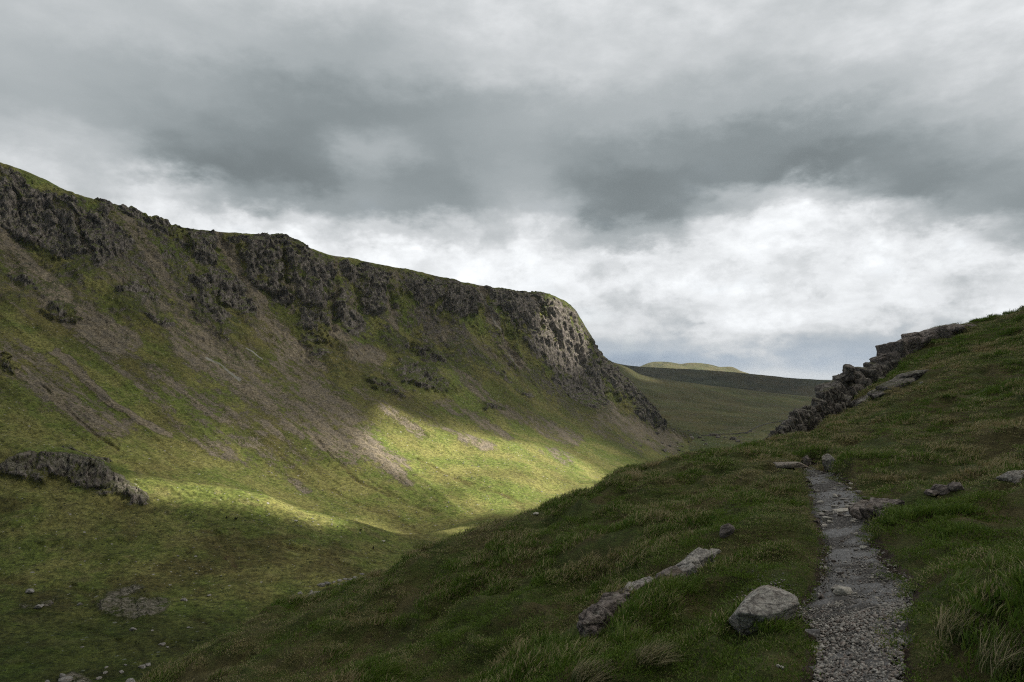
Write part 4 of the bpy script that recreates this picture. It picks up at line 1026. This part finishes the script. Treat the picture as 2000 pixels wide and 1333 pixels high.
for px, py, w in [(630,1142,14),(640,1139,14),(649,1159,16),(664,1142,12),(671,1142,14),(680,1137,12),(685,1131,10),(664,1132,9),(693,1134,9),(700,1140,10),(710,1120,9),(716,1127,9),(650,1152,6),(660,1157,7),(642,1149,5),(573,1178,7),(606,1168,10),(625,1168,10),(610,1155,9),(690,1126,8),(676,1130,8),(655,1136,7),(603,1163,8),(634,1160,7),(670,1149,8),(583,1182,8),(705,1130,8),(697,1128,7),(657,1145,7),(681,1143,8)]:
    valley(px, py, w, 'grey stone in the heap of stones where the valley floor meets the near slope', 'stones heaped on the valley floor')
for px, py, w in [(240,1311,10),(206,1303,7),(204,1312,9),(192,1326,10),(120,1320,13),(154,1180,10),(74,1185,12),(245,1298,6),(84,1182,8),(265,1135,3),(160,1264,6),(95,1330,8),(300,1230,6),(350,1085,5),(380,1068,4),(262,1097,4),(160,1103,4),(235,1100,3),(415,1110,4),(330,1262,6),(370,1225,5),(120,1090,4)]:
    valley(px, py, w, 'small pale stone scattered on the green lower valley floor', 'small stones scattered on the lower valley floor')
for px, py, w in [(1300,878,12),(1310,868,8),(1335,869,7),(1346,887,9),(1286,844,9),(1296,862,8),(1330,877,7),(1270,856,6),(1255,868,6),(1318,884,5),(1240,862,6),(1326,862,6),(1338,879,6),(1305,890,5),(1280,872,5)]:
    valley(px, py, w, 'dark boulder fallen below the rocky nose of the fell', 'boulders fallen below the rocky nose', rad=4, dark=True)
for px, py, w in [(1432,854,14),(1438,858,9),(1390,847,14),(1398,850,9),(1382,847,8),(1381,863,6),(1345,837,5),(1356,853,12),(1350,847,10),(1365,851,9),(1420,850,7),(1408,848,6),(1450,850,5),(1372,856,6)]:
    valley(px, py, w, 'grey boulder at the mouth of the side valley beside the dry stone wall', 'boulders beside the dry stone wall', surf='moor', rad=5, dark=True)
for k in range(120):
    u = rgs.rand(); px = rgs.uniform(480, 1180); py = np.interp(px, [480, 800, 1180], [900, 900, 880]) + rgs.uniform(0, 130)
    valley(px, py, rgs.uniform(1.6, 3.8), 'tiny stone dotted over the sunlit lower slope of the fell', 'tiny stones dotted over the sunlit slope')

# ------------------------------------------------------------------ sheep
def sheep_mesh(name, fleece, skin, graze):
    bm = bmesh.new()
    def blob(c, r, sc=(1, 1, 1)):
        M = Matrix.Translation(c) @ Matrix.Diagonal((r * sc[0], r * sc[1], r * sc[2], 1))
        bmesh.ops.create_icosphere(bm, subdivisions=3, radius=1.0, matrix=M)
    blob((0, 0, 0.56), 0.25, (1.75, 0.92, 0.98)); blob((0.24, 0, 0.60), 0.22, (1, .9, 1)); blob((-0.26, 0, 0.58), 0.23, (1, .95, 1))
    hx, hz = (0.66, 0.30) if graze else (0.62, 0.80)
    for t in np.linspace(0, 1, 6): blob((0.36 + t * (hx - 0.44), 0, 0.64 + t * (hz - 0.62)), 0.13 - 0.04 * t)
    blob((hx, 0, hz - (0.06 if graze else 0.0)), 0.085, (1.1, .8, 1.4) if graze else (1.5, .8, .9))
    for s in (-1, 1): blob((hx - 0.07, s * 0.10, hz + 0.04), 0.035, (.8, 1.8, .8))
    for x in (-0.28, 0.27):
        for s in (-1, 1):
            for t in np.linspace(0, 1, 9): blob((x + (0.03 if x < 0 else 0) * math.sin(3.1 * t), s * 0.11, 0.40 * (1 - t) + 0.03), 0.060 - 0.026 * t)
    blob((-0.46, 0, 0.55), 0.05, (.8, .8, 1.8))
    tmp = bpy.data.meshes.new(name); bm.to_mesh(tmp); bm.free()
    o = bpy.data.objects.new('sheep_build', tmp); C.objects.link(o)
    md = o.modifiers.new('r', 'REMESH'); md.mode = 'VOXEL'; md.voxel_size = 0.022; md.use_smooth_shade = True
    bpy.context.view_layer.update()
    me = bpy.data.meshes.new_from_object(o.evaluated_get(bpy.context.evaluated_depsgraph_get()))
    bpy.data.objects.remove(o); me.name = name
    m, T = new_mat(name + '_coat')
    p = T.node('ShaderNodeTexCoord').outputs['Object']; q = T.node('ShaderNodeSeparateXYZ', {0: p}).outputs
    wool = T.m('MULTIPLY', T.ss(q[2], 0.36, 0.42), T.ss(q[0], 0.52, 0.46))
    nz = T.noise(p, 18.0, 4.0)
    c = T.mix(wool, skin, T.mix(T.ss(nz, .3, .7), tuple(v * 0.75 for v in fleece), fleece))
    bsdf_out(T, c, 0.95, T.node('ShaderNodeBump', {'Height': nz, 'Distance': 0.03, 'Strength': 0.8}).outputs[0], 0.1)
    me.materials.clear(); me.materials.append(m)
    return me
sw = sheep_mesh('white_sheep', (0.72, 0.68, 0.58), (0.10, 0.09, 0.08), True)
sk = sheep_mesh('dark_sheep', (0.016, 0.013, 0.011), (0.012, 0.01, 0.009), False)
for px, py, me, rz, s, lb in [(752,1058,sw,0.4,1.25,'white sheep grazing low on the valley floor near the crest of the near slope'),
        (580,1020,sw,0.0,1.45,'white-backed sheep standing alone on the shaded side of the moraine ridge'),
        (445,1011,sk,2.2,1.0,'left of two black sheep close together on the shaded moraine slope'),
        (461,1013,sk,0.2,1.1,'right of two black sheep close together on the shaded moraine slope'),
        (707,1035,sk,0.3,1.0,'black sheep alone on the sunlit end of the moraine ridge'),
        (731,1071,sk,1.6,1.2,'dark sheep seen end-on, left of and below the white grazing sheep')]:
    P = snap(px, py, 'fell')
    if P is None: continue
    o = link('sheep', me, lb, 'sheep'); o.location = (P[0], P[1], P[2] - 0.02); o.rotation_euler = (0, 0, rz); o.scale = (s, s, s)

# ------------------------------------------------------------------ dry stone walls far off
def wall(pts, label, surf, seed, hgt=1.5, wid=1.1):
    rg = np.random.RandomState(seed); Q = []
    for (x0, y0), (x1, y1) in zip(pts[:-1], pts[1:]):
        for t in np.linspace(0, 1, 8, endpoint=False):
            P = snap(x0 + (x1 - x0) * t, y0 + (y1 - y0) * t, surf, 5)
            if P is not None: Q.append(P)
    if len(Q) < 3: return
    Q = np.array(Q); d = np.gradient(Q[:, :2], axis=0); d /= np.linalg.norm(d, axis=1, keepdims=True) + 1e-9
    nrm = np.stack([-d[:, 1], d[:, 0]], -1)
    prof = [(-0.5, -0.5), (-0.42, 0.5), (-0.25, 0.97), (0.0, 1.05), (0.25, 0.97), (0.42, 0.5), (0.5, -0.5)]
    rows = []
    for P, n in zip(Q, nrm):
        k = rg.uniform(0.8, 1.1)
        rows.append([(P[0] + n[0] * a * wid, P[1] + n[1] * a * wid, P[2] + b * hgt * k) for a, b in prof])
    V = np.array(rows); org = V.reshape(-1, 3).mean(0)
    me = mesh_from('dry_stone_wall', V.reshape(-1, 3) - org, grid_faces(len(Q), len(prof)), RK['wall'])
    o = link('dry_stone_wall', me, label, 'wall'); o.location = tuple(org)
wall([(1368,847),(1395,845),(1430,844),(1458,842),(1470,836),(1485,829),(1505,823),(1530,819),(1560,816)], 'thin dark dry stone wall curving across the far valley below the moor', 'moor', 1)
wall([(1348,858),(1356,866),(1358,876),(1363,886),(1366,898)], 'short dry stone wall running down from the boulders towards the near slope', 'fell', 2)

# ------------------------------------------------------------------ instanced ground cover: grass and gravel
def hidden_collection(name, meshes):
    col = bpy.data.collections.new(name)            # sources only, never linked to the scene
    for i, me in enumerate(meshes):
        o = bpy.data.objects.new('%s_%02d' % (name, i), me); col.objects.link(o)
    return col
def scatter(name, P, rotv, scl, idx, tone, col, kind='stuff', label=None, cat=None):
    me = bpy.data.meshes.new(name); me.vertices.add(len(P)); me.vertices.foreach_set('co', np.ascontiguousarray(P, np.float32).ravel())
    for nm, typ, arr, key in (('rot', 'FLOAT_VECTOR', rotv, 'vector'), ('scl', 'FLOAT_VECTOR', scl, 'vector'), ('idx', 'INT', idx, 'value'), ('tone', 'FLOAT', tone, 'value')):
        a = me.attributes.new(nm, typ, 'POINT'); a.data.foreach_set(key, np.ascontiguousarray(arr, np.int32 if typ == 'INT' else np.float32).ravel())
    o = link(name, me, label, cat, kind=kind)
    g = bpy.data.node_groups.new(name, 'GeometryNodeTree')
    g.interface.new_socket('Geometry', in_out='INPUT', socket_type='NodeSocketGeometry'); g.interface.new_socket('Geometry', in_out='OUTPUT', socket_type='NodeSocketGeometry')
    n, l = g.nodes, g.links
    gi = n.new('NodeGroupInput'); go = n.new('NodeGroupOutput'); m2p = n.new('GeometryNodeMeshToPoints'); iop = n.new('GeometryNodeInstanceOnPoints'); ci = n.new('GeometryNodeCollectionInfo')
    ci.inputs['Collection'].default_value = col; ci.inputs['Separate Children'].default_value = True; ci.inputs['Reset Children'].default_value = True
    def attr(nm, t):
        a = n.new('GeometryNodeInputNamedAttribute'); a.data_type = t; a.inputs['Name'].default_value = nm; return a.outputs[0]
    iop.inputs['Pick Instance'].default_value = True
    l.new(gi.outputs[0], m2p.inputs[0]); l.new(m2p.outputs[0], iop.inputs['Points']); l.new(ci.outputs[0], iop.inputs['Instance'])
    l.new(attr('idx', 'INT'), iop.inputs['Instance Index']); l.new(attr('rot', 'FLOAT_VECTOR'), iop.inputs['Rotation']); l.new(attr('scl', 'FLOAT_VECTOR'), iop.inputs['Scale'])
    l.new(iop.outputs[0], go.inputs[0])
    md = o.modifiers.new('scatter', 'NODES'); md.node_group = g
    return o

def grass_material():
    m, T = new_mat('grass_blades')
    tone = T.node('ShaderNodeAttribute', attribute_name='tone', attribute_type='INSTANCER').outputs['Fac']
    bl = T.node('ShaderNodeAttribute', attribute_name='bl').outputs['Color']
    s = T.node('ShaderNodeSeparateColor', {0: bl}).outputs     # random per blade, position along it
    rnd = T.node('ShaderNodeObjectInfo').outputs['Random']
    g = T.mix(rnd, GR[0], GR[1])
    g = T.mix(T.m('MULTIPLY', s[0], 0.55), g, GR[2])
    straw = T.mix(s[0], GR[3], GR[4])
    dry = T.m('ADD', T.m('MULTIPLY', T.m('SUBTRACT', tone, 0.5), 1.5), T.m('ADD', T.m('MULTIPLY', T.m('SUBTRACT', s[0], 0.5), 1.3), T.m('MULTIPLY', s[1], 0.45)))
    c = T.mix(T.ss(dry, 0.10, 0.75), g, straw)
    d = T.node('ShaderNodeBsdfPrincipled', {'Base Color': c, 'Roughness': 0.6, 'Specular IOR Level': 0.25})
    t = T.node('ShaderNodeBsdfTranslucent', {0: c})
    mx = T.node('ShaderNodeMixShader', {0: 0.35, 1: d.outputs[0], 2: t.outputs[0]})
    T.node('ShaderNodeOutputMaterial', {0: mx.outputs[0]})
    return m
GR = [(0.058, 0.128, 0.013), (0.110, 0.185, 0.022), (0.220, 0.265, 0.050), (0.22, 0.165, 0.065), (0.48, 0.41, 0.23)]
MG = grass_material()
def tuft(seed, n=70, rad=0.12, hmin=0.07, hmax=0.17, lean=0.45, wid=0.0032):
    rg = np.random.RandomState(seed); seg = 4
    ang = rg.uniform(0, 2 * np.pi, n); r = rad * np.sqrt(rg.rand(n)); bx, by = r * np.cos(ang), r * np.sin(ang)
    H = rg.uniform(hmin, hmax, n) * (1 - 0.35 * (r / rad))
    out = 0.25 * r / rad
    dx = np.cos(ang) * out + lean + rg.normal(0, 0.25, n); dy = np.sin(ang) * out + rg.normal(0, 0.28, n)
    wd = wid * rg.uniform(0.6, 1.4, n); wa = rg.uniform(0, np.pi, n)
    V = np.zeros((n, seg + 1, 2, 3)); col = np.zeros((n, seg + 1, 2, 4)); rb = rg.rand(n)
    for k in range(seg + 1):
        t = k / seg; b = t ** 1.8
        cx = bx + dx * H * b; cy = by + dy * H * b; cz = H * (t - 0.32 * np.hypot(dx, dy) * t * t)
        w = wd * (1 - t ** 1.6) + 0.0003
        for sgn, j in ((-1, 0), (1, 1)):
            V[:, k, j, 0] = cx + sgn * w * np.cos(wa); V[:, k, j, 1] = cy + sgn * w * np.sin(wa); V[:, k, j, 2] = cz - 0.012
        col[:, k, :, 0] = rb[:, None]; col[:, k, :, 1] = t; col[:, k, :, 3] = 1
    base = (np.arange(n) * (seg + 1) * 2)[:, None]; ks = np.arange(seg)[None] * 2
    i = (base + ks).ravel(); Fq = np.stack([i, i + 1, i + 3, i + 2], -1)
    return mesh_from('tuft', V.reshape(-1, 3), Fq, MG, {'bl': col.reshape(-1, 4)}, smooth=True)
kinds = [tuft(1, 70, 0.11, 0.04, 0.11, 0.3), tuft(2, 70, 0.11, 0.04, 0.11, 0.3), tuft(3, 60, 0.11, 0.02, 0.06, 0.2), tuft(4, 60, 0.11, 0.02, 0.06, 0.2), tuft(5, 80, 0.12, 0.06, 0.15, 0.45), tuft(6, 80, 0.12, 0.06, 0.15, 0.45), tuft(7, 90, 0.08, 0.09, 0.23, 0.6, 0.0026), tuft(8, 90, 0.08, 0.09, 0.23, 0.6, 0.0026)]
gcol = hidden_collection('grass_source', kinds)
ROCK_SPOTS = [(o.location.x, o.location.y, max(o.dimensions.x, o.dimensions.y) * 0.42) for o in C.objects if o.get('category') in ('rock', 'boulder', 'slab', 'stone') and 0 < o.location.y < 40 and o.dimensions.x > 0.05] if False else []
def plant():
    rg = np.random.RandomState(77)
    def sample(n, r0, r1, p, a0=-52, a1=50):
        u = rg.rand(n); r = (r0 ** (2 - p) + u * (r1 ** (2 - p) - r0 ** (2 - p))) ** (1 / (2 - p))   # density ~ r^-p
        th = np.radians(rg.uniform(a0, a1, n)); return r * np.sin(th), r * np.cos(th)
    x1, y1 = sample(15000, 1.2, 9, 0.0); x2, y2 = sample(62000, 9, 44, 1.0)
    x = np.concatenate([x1, x2]); y = np.concatenate([y1, y2]); r = np.hypot(x, y)
    q = np.stack([x, y], -1); sd = path_sd(x, y) + 0.07 * vnoise(q * 3.5, 31) + 0.04 * vnoise(q * 11, 32)
    # bare soil patches: rocks streak, bank by the path, dark hollows
    bare = fbm(q / 1.3, 3, seed=640)
    cell = 1 - np.abs(fbm(q / 0.75 + 0.3 * vnoise(q * 2, 609)[..., None], 2, seed=600)) * 2.2
    keep = (sd > -0.01) & ~((bare > 0.45) & (r > 5)) & ~((cell < 0.05) & (rg.rand(len(x)) < 0.7))
    for (cx, cy, cr) in SPOTS: keep &= ((x - cx) ** 2 + (y - cy) ** 2) > cr * cr
    x, y, r, q, sd, cell = x[keep], y[keep], r[keep], q[keep], sd[keep], cell[keep]
    z = h_full(x, y)
    big = fbm(q / 5.0, 3, seed=650); mid = fbm(q / 1.1, 3, seed=651); sm = vnoise(q * 3.1, 652)
    tone = 0.33 + 0.50 * big + 0.60 * mid + 0.35 * sm + 0.10 * cell
    # lush belt along the left of the path and around the boulder, straw on the open slope
    lush = np.exp(-((sd - 0.7) / 0.9) ** 2) * (r < 9); tone = tone - 0.30 * lush
    tone = tone + 0.12 * (y - 1.2 * x > 6) - 0.22 * ((x > np.interp(y, PE[:, 0], PE[:, 2])) & (r < 9))
    tone = tone + 0.14 * ((x > np.interp(y, PE[:, 0], PE[:, 2])) & (r > 10))
    hgt = 0.95 + 0.75 * fbm(q / 0.9, 3, seed=653) + 0.25 * fbm(q / 4, 2, seed=654)
    hgt = hgt * (0.75 + 0.35 * cell)
    near_edge = sstep(sd, 0.02, 0.35); hgt = 0.76 * hgt * (0.6 + 0.4 * near_edge)
    sz = np.clip(hgt, 0.35, 2.0) * (1 + 0.030 * np.clip(r - 6, 0, 40))
    wide = (1.0 + 0.05 * np.clip(r - 6, 0, 40))
    idx = np.where(hgt > 1.35, rg.choice([4, 5, 6, 7], len(x)), np.where(hgt < 0.75, rg.choice([2, 3], len(x)), rg.choice([0, 1, 4, 5], len(x), p=[.35, .35, .15, .15])))
    rv = np.stack([rg.normal(0, 0.12, len(x)), rg.normal(0, 0.12, len(x)), rg.normal(0.15, 0.55, len(x))], -1)
    scl = np.stack([np.clip(wide, 0.8, 3.0) * (0.8 + 0.4 * sz / wide), np.clip(wide, 0.8, 3.0) * (0.8 + 0.4 * sz / wide), sz], -1)
    scatter('grass', np.stack([x, y, z], -1), rv, scl, idx, np.clip(tone, 0, 1), gcol)
SPOTS = list(RIB)
for o in list(C.objects):
    if o.type == 'MESH' and o.get('category') in ('rock', 'boulder', 'slab') and 0 < o.location.y < 20:
        bb = np.array([v[:] for v in o.bound_box]); w = bb[:, 0].max() - bb[:, 0].min(); dd = bb[:, 1].max() - bb[:, 1].min(); cy = o.location.y + bb[:, 1].mean()
        for t in np.linspace(-0.35, 0.35, 5): SPOTS.append((o.location.x + t * w, cy, max(0.42 * dd, 0.05)))
plant()

# distinct straw-coloured tussocks
ML = {}
def tussock(seed, n, rad, h, lean):
    me = tuft(seed, n, rad, h * 0.45, h, lean, 0.0022)
    return me
def tussock_at(px, py, seed, h, rad, label, tone_dry=True):
    P = hit(px, py)
    me = tussock(seed, 420, rad, h, 0.75)
    if 'm' not in ML:
        m, T = new_mat('straw_tussock'); bl = T.node('ShaderNodeAttribute', attribute_name='bl').outputs['Color']; s = T.node('ShaderNodeSeparateColor', {0: bl}).outputs
        c = T.mix(T.ss(T.m('ADD', s[0], T.m('MULTIPLY', s[1], 0.5)), 0.45, 1.1), (0.080, 0.110, 0.030), (0.42, 0.36, 0.21))
        d = T.node('ShaderNodeBsdfPrincipled', {'Base Color': c, 'Roughness': 0.6, 'Specular IOR Level': 0.2}); t = T.node('ShaderNodeBsdfTranslucent', {0: c})
        T.node('ShaderNodeOutputMaterial', {0: T.node('ShaderNodeMixShader', {0: 0.35, 1: d.outputs[0], 2: t.outputs[0]}).outputs[0]}); ML['m'] = m
    me.materials.clear(); me.materials.append(ML['m'])
    o = link('grass_tussock', me, label, 'grass tussock'); o.location = tuple(P); o.rotation_euler = (0, 0, 0.1)
for a in [(1985,1310,301,0.30,0.15,'large pale straw-tipped tussock in the bottom right corner'),(1890,1245,302,0.26,0.14,'long wispy tussock leaning right, above the corner tussock right of the path'),
          (1960,1180,303,0.2,0.1,'smaller straw tussock above the wispy one at the right border'),(1150,1325,304,0.2,0.12,'flattened pale straw tussock at the bottom edge left of the boulder'),
          (1270,1290,305,0.2,0.12,'brownish tussock between the bottom edge and the long rock rib')]:
    tussock_at(*a)

# gravel
def gravel():
    ms = []
    for k in range(6):
        V, Fc = rock_shape(1200 + k, 2, 9, 0.05); V = V * np.array([1, 0.8, 0.6]); ms.append(mesh_from('pebble', V, Fc, None))
    m, T = new_mat('pebbles')
    tone = T.node('ShaderNodeAttribute', attribute_name='tone', attribute_type='INSTANCER').outputs['Fac']
    rnd = T.node('ShaderNodeObjectInfo').outputs['Random']
    c = T.mix(tone, (0.055, 0.050, 0.045), (0.56, 0.52, 0.46)); c = T.mix(T.m('MULTIPLY', T.ss(rnd, 0.55, 0.9), 0.55), c, (0.20, 0.13, 0.10))
    n = T.noise(T.node('ShaderNodeTexCoord').outputs['Object'], 3.0, 4.0)
    c = T.mix(T.ss(n, .35, .65), T.mix(0.35, c, (0.05, 0.045, 0.04)), c)
    bsdf_out(T, c, 0.55, None, 0.4)
    for me in ms: me.materials.append(m)
    col = hidden_collection('pebble_source', ms)
    rg = np.random.RandomState(9)
    def lay(n, y0, y1, s0, s1, spread, pw):
        Y = rg.uniform(y0, y1, n); l = np.interp(Y, PE[:, 0], PE[:, 1]); r = np.interp(Y, PE[:, 0], PE[:, 2])
        t = rg.uniform(-spread, 1 + spread, n); s = s0 + (s1 - s0) * rg.rand(n) ** pw
        return l + (r - l) * t, Y, s
    A = [lay(15000, 1.2, 4.75, 0.0025, 0.014, 0.06, 2.4), lay(1600, 4.5, 5.1, 0.003, 0.011, 0.05, 2.5), lay(1000, 5.0, 6.2, 0.003, 0.009, 0.05, 2.5), lay(3200, 5.0, 14.0, 0.003, 0.011, 0.06, 3.0), lay(150, 1.5, 4.7, 0.012, 0.020, 0.0, 1.5)]
    x = np.concatenate([a[0] for a in A]); y = np.concatenate([a[1] for a in A]); s = np.concatenate([a[2] for a in A])
    # side spill of stones by the boulder
    xs = rg.normal(1.98, 0.12, 500); ys_ = rg.normal(5.15, 0.25, 500); x = np.concatenate([x, xs]); y = np.concatenate([y, ys_]); s = np.concatenate([s, rg.uniform(0.003, 0.009, 500)])
    kp = path_sd(x, y) + 0.06 * vnoise(np.stack([x, y], -1) * 4, 55) < 0.02
    kp |= (y > 4.9) & (x < 2.2)
    x, y, s = x[kp], y[kp], s[kp]
    z = h_full(x, y) + 0.012 + s * 0.15
    n = len(x); rv = rg.uniform(0, 6.28, (n, 3)) * np.array([0.1, 0.1, 1]); sc = s[:, None] * rg.uniform(0.8, 1.2, (n, 3))
    scatter('gravel', np.stack([x, y, z], -1), rv, sc, rg.randint(0, 6, n), rg.beta(1.4, 1.6, n), col)
gravel()
